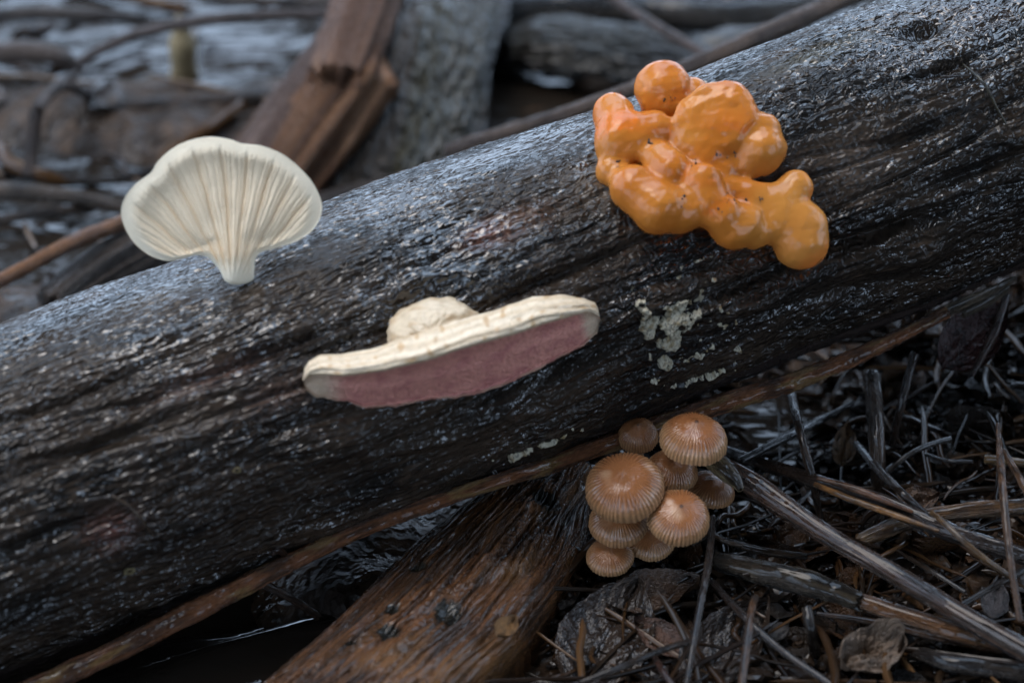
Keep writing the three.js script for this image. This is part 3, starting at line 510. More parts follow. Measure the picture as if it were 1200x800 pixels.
// ------------------------------------------------------------------ sticks: tubes with an uneven, ridged bark and rough ends
const barks = {};
function barkMat(rough = 0.75, bump = 0.0007, wetCoat = 0.22) { const k = rough + '/' + bump + '/' + wetCoat; return barks[k] ??= new THREE.MeshPhysicalMaterial({ color: new THREE.Color().setRGB(...(wetCoat ? [0.74, 0.68, 0.6] : [1, 1, 1])), vertexColors: true, roughness: rough * 0.7, roughnessMap: barkRough, bumpMap: barkBump, bumpScale: bump * 1.8, ior: 1.45, specularIntensity: 0.5, clearcoat: wetCoat * 1.7, clearcoatRoughness: 0.06 }); }
function stickGeo(pts, radii, o = {}) {                                       // pts: world points; radii: metres along them
  const curve = new THREE.CatmullRomCurve3(pts, false, 'centripetal'), len = curve.getLength(), rm = Math.max(...radii), n = o.rings ?? clamp(Math.round(len / Math.max(0.0007, rm * 0.22)), 16, 260), sides = o.sides ?? (rm > 0.004 ? 40 : rm > 0.0015 ? 22 : 12);
  const fr = curve.computeFrenetFrames(n, false), sd = (o.seed ?? rnd() * 100), rough = o.rough ?? 1, ridges = o.ridges ?? 0.05, flat = o.flat ?? 1, ca = o.color ?? [0.06, 0.04, 0.028], cb = o.color2 ?? scale3(ca, 0.35), cc = o.color3;
  const C = pts.length - 1, rad = (t) => { const x = t * C, i = Math.min(C - 1, Math.floor(x)); return lerp(radii[Math.min(i, radii.length - 1)], radii[Math.min(i + 1, radii.length - 1)], x - i); };
  const rows = n + 5, cen = [];
  for (let i = 0; i <= n; i++) cen.push(curve.getPointAt(i / n));
  const row = (j) => (j < 2 ? [0, j === 0 ? 0 : 0.72] : j > n + 3 ? [n, j === n + 5 ? 0 : 0.72] : [clamp(j - 2, 0, n), 1]);
  const fn = (u, v) => {
    const j = Math.round(v * rows), [i, k] = row(j), s = i / n, a = u * 2 * Math.PI, w = s * len * 1000, R = rad(s), mm = R * 1000;
    let f = 1 + rough * (0.10 * noise(w / mm * 0.35 + sd, Math.cos(a) * 0.9 + sd * 2) + 0.08 * noise(w / mm * 0.5 + 9, Math.sin(a) * 1.3 + sd) + 0.045 * noise(w / mm * 1.4, Math.cos(a) * 2 + Math.sin(a) * 1.1 + sd));
    f += ridges * (0.5 + noise(Math.cos(a) * 3.2 + sd, Math.sin(a) * 3.2 + w / mm * 0.06) * 2 + noise(Math.cos(a) * 7 + sd, Math.sin(a) * 7 + w / mm * 0.1));
    const end = (i === 0 ? -1 : i === n ? 1 : 0) * (1 - k) * (0.35 + (o.splinter ?? 0.3) * noise(a * 2.3, sd) * 2), tg = fr.tangents[i];
    return cen[i].clone().addScaledVector(fr.normals[i], Math.cos(a) * R * k * f).addScaledVector(fr.binormals[i], Math.sin(a) * R * k * f * flat).addScaledVector(tg, end * R + (i === 0 || i === n ? R * (o.splinter ?? 0.3) * noise(Math.cos(a) * 3 + sd, Math.sin(a) * 3) * k * 2 : 0));
  };
  const col = (u, v, p) => { const a = u * 2 * Math.PI, s = v * len * 1000, m = rm * 1000, n1 = noise(s / m * 0.3 + sd, Math.cos(a) * 1.2 + Math.sin(a)), n2 = noise(s / m * 0.12 + sd + 30, Math.sin(a) * 3 + Math.cos(a) * 2), n3 = noise(s * 2.2, a * 4); let c = mix3(ca, cb, sstep(n1 + n2, -0.35, 0.4)); if (cc) c = mix3(c, cc, sstep(noise(s / m * 0.22 + sd + 60, Math.cos(a + 1) * 1.5), 0.12, 0.3)); return scale3(c, 1 + 0.6 * n3); };
  return grid(sides, rows, fn, { color: col, uv: (u, v) => [v * len / 0.03, u * Math.max(1, Math.round(rm * 6.28 / 0.012))], flip: true });
}
const pxr = (r, p) => r * depthOf(p) * KPX;
function stick(name, label, category, pts, r, o = {}) {                       // r in photo pixels (one or several)
  const rr = Array.isArray(r) ? r : [r], R = pts.map((p, i) => pxr(rr.length === 1 ? rr[0] : rr[Math.min(i, rr.length - 1)], p));
  return single(name, stickGeo(pts, R, o), o.mat ?? barkMat(), label, category, o.group);
}
const axisDepth = (px) => { let lo = -0.3, hi = 0.35; for (let i = 0; i < 40; i++) { const m = (lo + hi) / 2; if (toPx(LOG0.clone().addScaledVector(AX, m))[0] < px) lo = m; else hi = m; } return toPx(LOG0.clone().addScaledVector(AX, lo))[2]; };

// the long branch under the log
{
  const path = [[-20, 832], [40, 806], [130, 765], [230, 714], [330, 664], [420, 622], [500, 592], [590, 561], [650, 543], [705, 523], [775, 497], [850, 472], [930, 447], [1000, 419], [1060, 391], [1110, 366]];
  const pts = path.map(([x, y]) => at(x, y, axisDepth(x) - (x < 600 ? 0.017 : x < 720 ? 0.011 : 0.007)));
  const root = thing('long_branch', 'long thin brown branch running along under the whole log', 'branch', null, pts[8]);
  part('stem', stickGeo(pts, path.map(([x], i) => pxr([13, 13, 12.5, 12, 11, 9.5, 9, 8.5, 9, 9.5, 11, 11.5, 11, 10, 8.5, 7][i], pts[i])), { rings: 420, sides: 40, color: [0.25, 0.105, 0.05], color2: [0.085, 0.042, 0.024], color3: [0.25, 0.15, 0.065], rough: 1.6, ridges: 0.06, seed: 4 }), barkMat(0.62, 0.0006), root);
  const s = (list, r, o) => part('side_shoot', stickGeo(list.map(([x, y, d]) => at(x, y, axisDepth(x) - 0.017 + (d ?? 0))), list.map(() => pxr(r, pts[5])), o), barkMat(0.62, 0.0006), root);
  s([[306, 683], [340, 700, 0.004], [372, 722, 0.008]], 5, { color: [0.05, 0.03, 0.02] });
  s([[583, 560], [577, 549], [581, 541, -0.002]], 4, { color: [0.03, 0.02, 0.015] });
  s([[333, 650], [326, 645, -0.002], [320, 646, -0.003]], 4, { color: [0.08, 0.04, 0.025] });
  const e = (list, r, c, label) => { const o = part('splinter', stickGeo(list.map(([x, y, d]) => at(x, y, axisDepth(x) - 0.006 + (d ?? 0))), r.map((k) => pxr(k, pts[15])), { color: c, ridges: 0.2, flat: 0.5, splinter: 1.2 }), barkMat(0.8, 0.0008), root); o.userData.label = label; };
  e([[1090, 372], [1130, 356], [1165, 340], [1190, 326]], [7, 8, 7, 3], [0.16, 0.13, 0.10], 'pale broken splinter at the branch end');
  e([[1130, 368], [1155, 356], [1182, 338]], [5, 7, 4], [0.2, 0.165, 0.13], 'pale broken splinter at the branch end');
}

// the wood block under the log
{
  const HT = 0.021;
  const Lp = [[600, 548], [560, 578], [480, 642], [400, 722], [310, 800], [250, 852]], Mp = [[700, 552], [668, 598], [643, 652], [592, 718], [508, 800], [452, 852]], Rp = [[715, 560], [692, 600], [680, 672], [624, 762], [590, 802], [545, 852]];
  const cv = (l, y) => new THREE.CatmullRomCurve3(l.map(([a, b]) => onY(a, b, y)), false, 'centripetal');
  const cl = cv(Lp, HT - 0.004), cm = cv(Mp, HT - 0.002), cr = cv(Rp, 0.006), NL = 380, NV = 260;
  const dn = [[490, 668, 5, 2.6], [460, 720, 4, 1.6], [412, 760, 3, 1.8], [455, 748, 6, 2], [525, 720, 8, 2], [640, 590, 7, 1.2]].map(([x, y, a, b]) => [onY(x, y, HT), a / 2100, b / 2100]);
  const at2 = (u, v) => {
    const l = cl.getPoint(u), m = cm.getPoint(u), r = cr.getPoint(u), n = noise(u * 5, v * 9), mm = u * 130, w = v * 50, g = ridge(noise(mm * 0.035 + 3, w * 0.55 + noise(mm * 0.05, w * 0.1))), g2 = noise(mm * 0.12, w * 1.7), rg = noise(mm * 0.3, w * 0.5);
    let p, up = V(0, 1, 0);
    if (v < 0.12) { const f = v / 0.12; p = l.clone().add(V(-0.004 * Math.cos(f * Math.PI / 2), -0.03 * (1 - Math.sin(f * Math.PI / 2)), 0)); }
    else if (v < 0.72) { const f = (v - 0.12) / 0.6; p = l.clone().lerp(m, f); p.y += 0.0055 * Math.sin(Math.PI * Math.pow(f, 0.9)); }
    else { const f = (v - 0.72) / 0.28; p = m.clone().lerp(r, Math.sin(f * Math.PI / 2)); p.y = lerp(m.y, f > 0.85 ? -0.012 : r.y, f ** 1.6); p.x += 0.002 * Math.sin(f * Math.PI); }
    let d = 0.0007 * n - 0.0012 * Math.pow(g, 4) + 0.00035 * g2;
    const rough = sstep(noise(mm * 0.03 + 11, w * 0.09), 0.0, 0.3); d += 0.0006 * rough * rg + 0.0004 * rough * noise(mm * 0.8, w * 1.2);
    d += 0.0014 * sstep(v, 0.50, 0.52) * (1 - sstep(v, 0.66, 0.69)) * sstep(noise(mm * 0.05 + 8, w * 0.05), -0.12, -0.04);   // a strip that stands proud
    for (const [c, a, b] of dn) { const q = Math.hypot((p.x - c.x) / a, (p.z - c.z) / a); d -= 0.0016 * Math.exp(-q * q * 1.6); }
    return p.addScaledVector(up, d);
  };
  const col = (u, v, p) => {
    const mm = u * 130, w = v * 50, g = noise(mm * 0.04 + 5, w * 0.8 + 0.6 * noise(mm * 0.06, w * 0.2)), n = fbm(mm * 0.03, w * 0.1, 3), h = noise(mm * 0.1, w * 2.2), k = noise(mm * 0.7, w * 1.1);
    let c = mix3([0.045, 0.024, 0.013], [0.155, 0.070, 0.03], sstep(g + 0.7 * n, -0.35, 0.5));
    c = mix3(c, [0.21, 0.105, 0.042], 0.6 * sstep(noise(mm * 0.035 + 21, w * 0.14 + 5) + 0.5 * (v - 0.4), 0.12, 0.42) * sstep(v, 0.3, 0.5));
    c = mix3(c, [0.03, 0.021, 0.016], 0.45 * sstep(noise(mm * 0.06 + 33, w * 0.17) + 0.5 * k, 0.22, 0.5));
    for (const [q, a] of dn) { const r = Math.hypot(p.x - q.x, p.z - q.z) / a; if (r < 1.3) c = mix3(c, [0.015, 0.014, 0.010], 1 - sstep(r + 0.4 * k, 0.7, 1.1)); }
    return scale3(c, 1 + 0.5 * h + 0.3 * k);
  };
  const root = thing('wood_block', 'brown split piece of wood with wet grain, wedged under the log', 'wood', null, cm.getPoint(0.5).setY(0));
  part('split_face', grid(NL, NV, at2, { color: col, uv: (u, v) => [u * 4, v * 2], flip: true }), barkMat(0.5, 0.0005), root);
  const pile = []; for (const u of [0, 1]) { const ring = []; for (let i = 0; i <= 60; i++) ring.push(at2(u, i / 60)); const c = ring.reduce((a, b) => a.add(b), V(0, 0, 0)).multiplyScalar(1 / 61); pile.push(grid(60, 6, (a, b) => ring[Math.round(a * 60)].clone().lerp(c, b), { color: () => [0.07, 0.045, 0.03], flip: u === 1 })); }
  for (const g of pile) part('broken_end', g, barkMat(0.5, 0.0005), root);
}

// ------------------------------------------------------------------ leaves
function leafGeo(c, right, fwd, len, wid, o = {}) {                           // c: world centre; right / fwd span the blade; thin but solid
  const up = V().crossVectors(right, fwd).normalize(), sd = o.seed ?? rnd() * 50, curl = o.curl ?? 0.3, crumple = o.crumple ?? 0.12, th = 0.00025;
  if (up.y < 0) up.negate();
  const f = (u, v, side) => {
    const a = u * 2 - 1, t = v, w = wid * (o.round ? Math.pow(Math.max(0, 1 - (2 * t - 1) ** 2), 0.45) : Math.pow(Math.sin(Math.PI * Math.pow(t, 0.85)), 0.75)) * (1 + 0.15 * noise(t * 5 + sd, Math.sign(a) * 3)) / 2;
    let h = curl * wid * (a * a * 0.6 * (0.6 + t) + 0.7 * (t - 0.5) ** 2) + crumple * wid * (noise(a * 1.4 + sd, t * 2.6) + 0.45 * noise(a * 3.4 + sd, t * 6 + sd)) - 0.035 * wid * Math.exp(-((a / 0.06) ** 2)) + 0.012 * wid * Math.cos((t * 9 - Math.abs(a) * 2.6) * 2 * Math.PI) * (1 - Math.exp(-((a / 0.2) ** 2)));
    return c.clone().addScaledVector(right, a * w + (o.bend ?? 0) * wid * (t - 0.5) ** 2).addScaledVector(fwd, (t - 0.5) * len).addScaledVector(up, h + side * th);
  };
  const cA = o.color ?? [0.04, 0.026, 0.018], col = (u, v) => scale3(mix3(cA, o.color2 ?? scale3(cA, 0.4), sstep(noise(u * 4 + sd, v * 4) + noise(u * 11, v * 14 + sd) * 0.5, -0.2, 0.5)), 1 + 0.4 * noise(u * 40, v * 50 + sd));
  const n = o.n ?? 40, top = grid(n, n, (u, v) => f(u, v, 1), { color: col, flip: false }), low = grid(n, n, (u, v) => f(u, v, -1), { color: col, flip: true });
  return mergeGeometries([top, low]);
}
const leafMat = new THREE.MeshPhysicalMaterial({ vertexColors: true, roughness: 0.22, bumpMap: grainBump, bumpScale: 0.0004, ior: 1.45 });
const dryLeafMat = new THREE.MeshPhysicalMaterial({ vertexColors: true, roughness: 0.6, bumpMap: grainBump, bumpScale: 0.0006 });
function leaf(label, px, py, off, ang, lenPx, widPx, o = {}) {
  const c = o.depth ? at(px, py, o.depth) : onGround(px, py, off), k = depthOf(c) * KPX, tilt = o.tilt ?? 0.5, fw = V(Math.sin(ang), 0, -Math.cos(ang)), up = V(0, 1, 0).addScaledVector(VIEW, -tilt).addScaledVector(RIGHT, o.lean ?? 0).normalize();
  fw.addScaledVector(up, -fw.dot(up)).normalize();
  const rt = V().crossVectors(fw, up).normalize();
  return single('fallen_leaf', leafGeo(c, rt, fw, lenPx * k * 1.15, widPx * k * 1.1, o), o.mat ?? leafMat, label, 'leaf', o.group);
}
leaf('large dark wet leaf lying beside the lower right of the wood block', 712, 748, 0.006, 0.45, 150, 100, { color: [0.026, 0.017, 0.012], seed: 3, curl: 0.15, crumple: 0.12, tilt: 0.35 });
leaf('curled brown leaf with a pale rim below the lowest small mushrooms', 765, 700, 0.008, 1.3, 100, 56, { color: [0.05, 0.027, 0.015], seed: 9, curl: 0.35, crumple: 0.1, tilt: 0.3 });
leaf('reddish brown leaf at the bottom edge right of the dark wet leaf', 775, 752, 0.006, -0.9, 70, 40, { color: [0.075, 0.035, 0.02], seed: 14, tilt: 0.3 });
leaf('dark wrinkled leaf at the bottom edge under the upright orange tipped twig', 850, 765, 0.005, 0.7, 140, 76, { color: [0.026, 0.017, 0.012], seed: 22, crumple: 0.14, tilt: 0.3 });
leaf('crumpled dry grey-brown leaf near the bottom right corner', 1022, 768, 0.010, 1.1, 72, 54, { color: [0.11, 0.072, 0.046], color2: [0.05, 0.032, 0.02], seed: 31, crumple: 0.42, curl: 0.4, round: true, mat: dryLeafMat, tilt: 0.5, n: 60 });
leaf('dark reddish leaf hanging below the right end of the log', 1140, 398, 0, 0.7, 95, 60, { color: [0.03, 0.012, 0.010], seed: 41, depth: axisDepth(1140) + 0.004, tilt: 1.6 });
leaf('small grey glossy leaf between the crossing twigs at the right edge', 1166, 707, 0.008, 0.3, 46, 30, { color: [0.04, 0.034, 0.034], seed: 52, tilt: 0.4 });
leaf('brown leaf scrap lying behind the crossing twigs', 990, 523, 0.012, 0.2, 50, 26, { color: [0.12, 0.065, 0.03], seed: 63, crumple: 0.3, tilt: 0.6 });
leaf('brown leaf scrap under the mottled stick at the right', 1070, 592, 0.010, 1.2, 60, 34, { color: [0.09, 0.052, 0.032], seed: 77, crumple: 0.35, tilt: 0.5 });
leaf('small grey leaf scrap left of the crumpled dry leaf', 912, 742, 0.006, 0.9, 28, 20, { color: [0.09, 0.08, 0.075], seed: 83, tilt: 0.4 });
{
  const c = onY(592, 737, 0.0205);
  single('leaf_chip', leafGeo(c, V(0.8, -0.3, 0.5).normalize(), V(0.5, -0.1, -0.85).normalize(), 0.0075, 0.0048, { color: [0.22, 0.11, 0.035], seed: 5, n: 16 }), dryLeafMat, 'small orange leaf chip stuck on the side of the wood block', 'leaf chip');
}

// ------------------------------------------------------------------ twigs of the litter on the right
const G = (l) => l.map(([x, y, o]) => onGround(x, y, o ?? 0.006));
const DK = [0.035, 0.024, 0.018], BR = [0.08, 0.045, 0.026], OR = [0.20, 0.10, 0.04], PU = [0.062, 0.034, 0.023];
{
  const pts = G([[830, 533, 0.026], [852, 549, 0.026], [880, 566, 0.024], [960, 621, 0.020], [1040, 668, 0.018], [1120, 716, 0.016], [1225, 776, 0.015]]), root = thing('thick_twig', 'long ridged dark twig running from the small mushrooms to the bottom right corner', 'twig', null, pts[3]);
  part('stem', stickGeo(pts, [10, 13, 10.5, 10.5, 11, 11.5, 12].map((r, i) => pxr(r, pts[i])), { color: PU, color2: [0.025, 0.018, 0.016], ridges: 0.14, rough: 0.6, seed: 8, rings: 300, sides: 48 }), barkMat(0.55, 0.0008), root);
  const b = part('broken_end', stickGeo(G([[836, 539, 0.0285], [850, 551, 0.0285], [864, 566, 0.027], [868, 574, 0.026]]), [11, 12.5, 10, 4].map((r) => pxr(r, pts[1])), { color: [0.17, 0.125, 0.075], color2: [0.04, 0.03, 0.02], color3: [0.4, 0.33, 0.2], rough: 1.6, seed: 3 }), barkMat(0.7, 0.0012), root);
  b.userData.label = 'pale crumbling end of the twig';
}
{
  const pts = G([[852, 528, 0.018], [900, 545, 0.019], [960, 566, 0.019], [1040, 592, 0.018], [1110, 622, 0.017], [1225, 660, 0.016]]), root = thing('split_twig', 'flat split twig with orange edges crossing above the ridged dark twig', 'twig', null, pts[2]);
  part('stem', stickGeo(pts, [6, 8, 10, 11, 10, 10].map((r, i) => pxr(r, pts[i])), { color: [0.05, 0.036, 0.032], color2: [0.03, 0.022, 0.018], ridges: 0.16, flat: 0.7, seed: 12, rings: 240 }), barkMat(0.5, 0.0008), root);
  part('split_edge', stickGeo(G([[955, 567, 0.021], [1000, 586, 0.021], [1050, 604, 0.020], [1100, 622, 0.019]]), [3, 4, 4, 2].map((r) => pxr(r, pts[2])), { color: [0.30, 0.15, 0.05], ridges: 0.1 }), barkMat(0.5, 0.0005), root);
  part('split_edge', stickGeo(G([[958, 560, 0.022], [1000, 572, 0.022], [1040, 588, 0.021], [1070, 600, 0.020]]), [2, 4, 4, 2].map((r) => pxr(r, pts[2])), { color: [0.20, 0.09, 0.04], ridges: 0.1 }), barkMat(0.5, 0.0005), root);
}
stick('twig', 'dark grey barked stick lying below the ridged dark twig', 'twig', G([[842, 658, 0.010], [885, 668, 0.012], [950, 684, 0.012], [1006, 703, 0.012]]), [11, 14, 15, 11], { color: [0.045, 0.037, 0.03], color2: [0.018, 0.015, 0.012], color3: [0.08, 0.065, 0.045], rough: 1.4, splinter: 0.8 });
stick('twig', 'brown striped stick leading on from the dark grey barked stick', 'twig', G([[990, 700, 0.010], [1060, 722, 0.011], [1130, 744, 0.010], [1225, 768, 0.008]]), [10, 11, 12, 12], { color: [0.13, 0.066, 0.032], color2: [0.04, 0.024, 0.016], ridges: 0.14, rough: 0.7 });
stick('twig', 'thin brown twig just below the brown striped stick', 'twig', G([[958, 719, 0.010], [1030, 730, 0.011], [1100, 748, 0.010], [1155, 760, 0.008]]), [3, 4.5, 4.5, 3], { color: BR });
stick('twig', 'mottled orange-brown stick lying level at the right edge', 'twig', G([[1008, 634, 0.009], [1040, 620, 0.011], [1085, 606, 0.012], [1140, 598, 0.012], [1225, 592, 0.012]]), [9, 10, 9.5, 10, 10], { color: [0.17, 0.095, 0.045], color2: [0.05, 0.032, 0.022], color3: [0.2, 0.14, 0.09], rough: 1.3, splinter: 0.7 });
stick('twig', 'upright thin orange-brown twig at the right edge, taller of the two', 'twig', G([[1170, 497, 0.030], [1176, 575, 0.032], [1184, 650, 0.028], [1196, 728, 0.020]]), [2.5, 5, 4.5, 4], { color: [0.15, 0.082, 0.046], ridges: 0.06 });
stick('twig', 'short orange-brown twig leaning beside the taller upright twig', 'twig', G([[1177, 528, 0.024], [1195, 560, 0.024], [1220, 605, 0.022]]), [3.5, 4.5, 4.5], { color: [0.16, 0.088, 0.05] });
stick('twig', 'pale ochre stub behind the two orange-brown twigs at the right edge', 'twig', G([[1156, 538, 0.016], [1180, 540, 0.016], [1225, 546, 0.016]]), [6, 5, 5], { color: [0.2, 0.13, 0.06] });
stick('twig', 'thin yellowish twig running down over the split twig', 'twig', G([[1092, 600, 0.026], [1115, 620, 0.026], [1142, 645, 0.024], [1185, 676, 0.018]]), [3, 3.5, 4, 3], { color: [0.24, 0.14, 0.06], color2: [0.1, 0.06, 0.03] });
stick('twig', 'dark twig sloping down behind the split twig', 'twig', G([[1004, 520, 0.016], [1030, 550, 0.018], [1062, 582, 0.018], [1085, 602, 0.014]]), [4, 5.5, 5.5, 4], { color: [0.045, 0.03, 0.022] });
stick('twig', 'thin grey twig curving up behind the split twig', 'twig', G([[1042, 552, 0.015], [1062, 535, 0.017], [1085, 523, 0.017], [1114, 514, 0.015]]), 3.2, { color: [0.07, 0.06, 0.055] });
stick('twig', 'thin grey forked twig lying right of the curving grey twig', 'twig', G([[1085, 532, 0.012], [1110, 540, 0.013], [1140, 541, 0.013]]), 2.4, { color: [0.06, 0.05, 0.046] });
stick('twig', 'black twig slanting up from the torn cap towards the right', 'twig', G([[868, 540, 0.020], [920, 514, 0.022], [960, 494, 0.022], [1000, 472, 0.02]]), [5, 5, 4.5, 3], { color: [0.03, 0.022, 0.018] });
stick('twig', 'second black twig close beside the slanting black twig', 'twig', G([[900, 520, 0.016], [945, 498, 0.018], [990, 478, 0.016]]), [3, 3, 3], { color: [0.04, 0.03, 0.024] });
stick('twig', 'thin brown twig standing before the little pool under the log', 'twig', G([[928, 462, 0.030], [938, 505, 0.030], [952, 560, 0.020], [962, 610, 0.008]]), [5, 5.5, 5, 4], { color: [0.07, 0.045, 0.032] });
stick('twig', 'thick dark stake standing upright under the branch', 'twig', G([[1022, 440, 0.028], [1026, 490, 0.024], [1029, 545, 0.016], [1030, 585, 0.006]]), [10, 10, 9, 8], { color: [0.075, 0.05, 0.036], color2: [0.03, 0.021, 0.016] });
stick('twig', 'dark leaning twig right of the thick stake', 'twig', G([[1072, 415, 0.03], [1060, 460, 0.026], [1046, 520, 0.014]]), [5, 5, 4], { color: [0.045, 0.03, 0.024] });
stick('twig', 'dark twig hanging from the pale splinters at the log end', 'twig', [at(1180, 345, axisDepth(1180)), at(1165, 390, axisDepth(1165) - 0.003), at(1140, 440, axisDepth(1140) - 0.004)], [5, 6, 3], { color: [0.06, 0.035, 0.028] });
stick('twig', 'thin dark twig standing left of the orange tipped twig', 'twig', G([[836, 606, 0.020], [830, 660, 0.022], [818, 725, 0.018], [804, 805, 0.012]]), [3.5, 4.5, 4.5, 4], { color: [0.05, 0.036, 0.03] });
stick('twig', 'upright twig with a pale orange lower end at the bottom edge', 'twig', G([[885, 700, 0.018], [881, 718, 0.019], [875, 760, 0.016], [868, 815, 0.012]]), [4.5, 4.8, 4.8, 5], { color: [0.13, 0.07, 0.04], color2: [0.05, 0.036, 0.03] });
stick('twig', 'long dark twig slanting down to the bottom edge behind the orange tipped twig', 'twig', G([[834, 680, 0.010], [866, 716, 0.011], [910, 757, 0.010], [980, 806, 0.008]]), [3.5, 4.8, 4.8, 4.5], { color: [0.05, 0.035, 0.03] });
stick('twig', 'thick black stick at the bottom right edge', 'twig', G([[1072, 765, 0.008], [1110, 776, 0.010], [1160, 783, 0.010], [1225, 795, 0.008]]), [8, 11, 11, 11], { color: [0.035, 0.028, 0.024], color2: [0.015, 0.012, 0.011], rough: 1.5, splinter: 0.9 });
stick('twig', 'dark twig pointing down left from the right edge above the corner', 'twig', G([[1125, 710, 0.016], [1160, 690, 0.018], [1225, 655, 0.016]]), [3.5, 4, 4.5], { color: DK });
stick('twig', 'thin twig across the large dark wet leaf', 'twig', G([[680, 800, 0.016], [727, 782, 0.017], [767, 765, 0.016], [812, 750, 0.014]]), [3.5, 4, 4, 4], { color: [0.05, 0.034, 0.025] });
stick('twig', 'reddish thin twig bending down at the bottom edge', 'twig', G([[766, 766, 0.013], [774, 782, 0.014], [795, 812, 0.012]]), [3, 3.5, 3.5], { color: [0.09, 0.045, 0.035] });
stick('twig', 'thin dark twig in the gap between the mottled stick and the ridged twig', 'twig', G([[1050, 645, 0.008], [1090, 668, 0.010], [1132, 694, 0.010]]), [2.5, 3, 2.5], { color: [0.05, 0.036, 0.028] });
stick('twig', 'dark twig lying level behind the dark grey barked stick', 'twig', G([[845, 632, 0.012], [890, 645, 0.012], [945, 652, 0.010]]), [4, 5, 4], { color: [0.04, 0.028, 0.02] });
stick('twig', 'short pale twig end left of the dark grey barked stick', 'twig', G([[820, 612, 0.012], [850, 634, 0.013], [880, 641, 0.012]]), [3, 3.4, 3], { color: [0.08, 0.055, 0.04] });
stick('twig', 'upright dark stub below the dark grey barked stick', 'twig', G([[946, 712, 0.016], [950, 735, 0.014], [956, 765, 0.006]]), [6, 6, 7], { color: [0.05, 0.038, 0.03], rough: 1.5 });
// on the log itself
const onLog = (l) => l.map(([x, y, o]) => { const h = logHit(x, y); return logPoint(h.s, h.phi, o ?? 0.0006); });
stick('pine_needle', 'short curved brown needle stuck on the lower left of the log', 'needle', onLog([[130, 578, 0.0012], [146, 586, 0.0022], [163, 602, 0.002], [177, 624, 0.0008]]), [1.6, 2, 1.9, 1.4], { color: [0.16, 0.11, 0.07], rings: 30, sides: 8 });
stick('pine_needle', 'thin straight needle lying on the upper right of the log', 'needle', onLog([[1130, 73, 0.001], [1150, 103, 0.0018], [1166, 128, 0.0014], [1178, 145, 0.0006]]), [1.4, 2, 2, 1.4], { color: [0.10, 0.085, 0.05], rings: 30, sides: 8 });
stick('pine_needle', 'dark short needle crossing beside the straight needle', 'needle', onLog([[1102, 92, 0.0008], [1120, 93, 0.001], [1138, 90, 0.0007]]), [1.2, 1.6, 1.2], { color: [0.05, 0.03, 0.02], rings: 24, sides: 8 });
function husk(label, px, py, r) {
  const h = logHit(px, py), c = logPoint(h.s, h.phi, 0.0003), n = logDir(h.phi), q = new THREE.Quaternion().setFromUnitVectors(V(0, 0, 1), n), g = new THREE.TorusGeometry(r * MM, r * MM * 0.42, 10, 22), p = g.attributes.position;
  for (let i = 0; i < p.count; i++) { const k = 1 + 0.5 * noise(p.getX(i) * 900 + px, p.getY(i) * 900); p.setXYZ(i, p.getX(i) * k * 1.15, p.getY(i) * k * 0.85, p.getZ(i) * k); }
  g.computeVertexNormals(); g.applyQuaternion(q); g.translate(c.x, c.y, c.z);
  single('seed_husk', g, new THREE.MeshPhysicalMaterial({ color: new THREE.Color().setRGB(0.22, 0.17, 0.08), roughness: 0.4, bumpMap: grainBump, bumpScale: 0.0004 }), label, 'husk');
}
husk('tiny yellowish ring-shaped husk on the bark left of the long branch', 152, 671, 4);
husk('tiny brown husk on the bark below the bracket fungus left tip', 276, 549, 3);

// ------------------------------------------------------------------ behind the log: out of focus
const Y = (l) => l.map(([x, y, h]) => onY(x, y, h));
{
  // reddish broken branch: a thick barked lower piece that breaks off, and its thinner heart running on upwards
  const k = (r, p) => r * depthOf(p) * KPX, P = (x, y, h) => onY(x, y, h), root = thing('broken_branch', 'broken reddish brown branch standing behind the white mushroom', 'branch', null, P(325, 200, 0));
  const a = P(318, 204, 0), b = P(408, 74, 0.03), c = P(396, 100, 0.03), d = P(446, -50, 0.05);
  part('bark', stickGeo([a, a.clone().lerp(b, 0.33), a.clone().lerp(b, 0.66), b], [k(54, a), k(53, a), k(50, b), k(47, b)], { color: [0.22, 0.135, 0.10], color2: [0.14, 0.086, 0.066], color3: [0.25, 0.16, 0.125], ridges: 0.07, rough: 0.8, rings: 160, sides: 90, splinter: 0.5, seed: 21 }), barkMat(0.9, 0.0015, 0), root);
  const s0 = V(0.006, 0.001, 0.007);
  part('heartwood', stickGeo([a.clone().add(s0), a.clone().lerp(b, 0.5).add(s0), b.clone().add(s0)], [k(44, a), k(46, a), k(42, b)], { color: [0.23, 0.115, 0.062], color2: [0.15, 0.075, 0.045], color3: [0.30, 0.16, 0.09], ridges: 0.16, rough: 0.7, rings: 160, sides: 90, splinter: 0.7, seed: 5 }), barkMat(0.95, 0.0015, 0), root);
  part('heartwood', stickGeo([c, c.clone().lerp(d, 0.5), d], [k(36, c), k(37, c), k(33, d)], { color: [0.24, 0.125, 0.075], color2: [0.16, 0.085, 0.055], color3: [0.30, 0.16, 0.09], ridges: 0.12, rough: 0.8, rings: 140, sides: 80, splinter: 0.4, seed: 15 }), barkMat(0.95, 0.0015, 0), root);
}
const bgStick = (n, l, c, p, q, o = {}) => stick(n, l, c, p, q, { mat: barkMat(1, 0.001, 0), ...o });
const wetBump = grainBump.clone(); wetBump.repeat.set(0.22, 0.22);
const wetLog = new THREE.MeshPhysicalMaterial({ vertexColors: true, roughness: 0.2, ior: 1.5, bumpMap: wetBump, bumpScale: 0.008 });
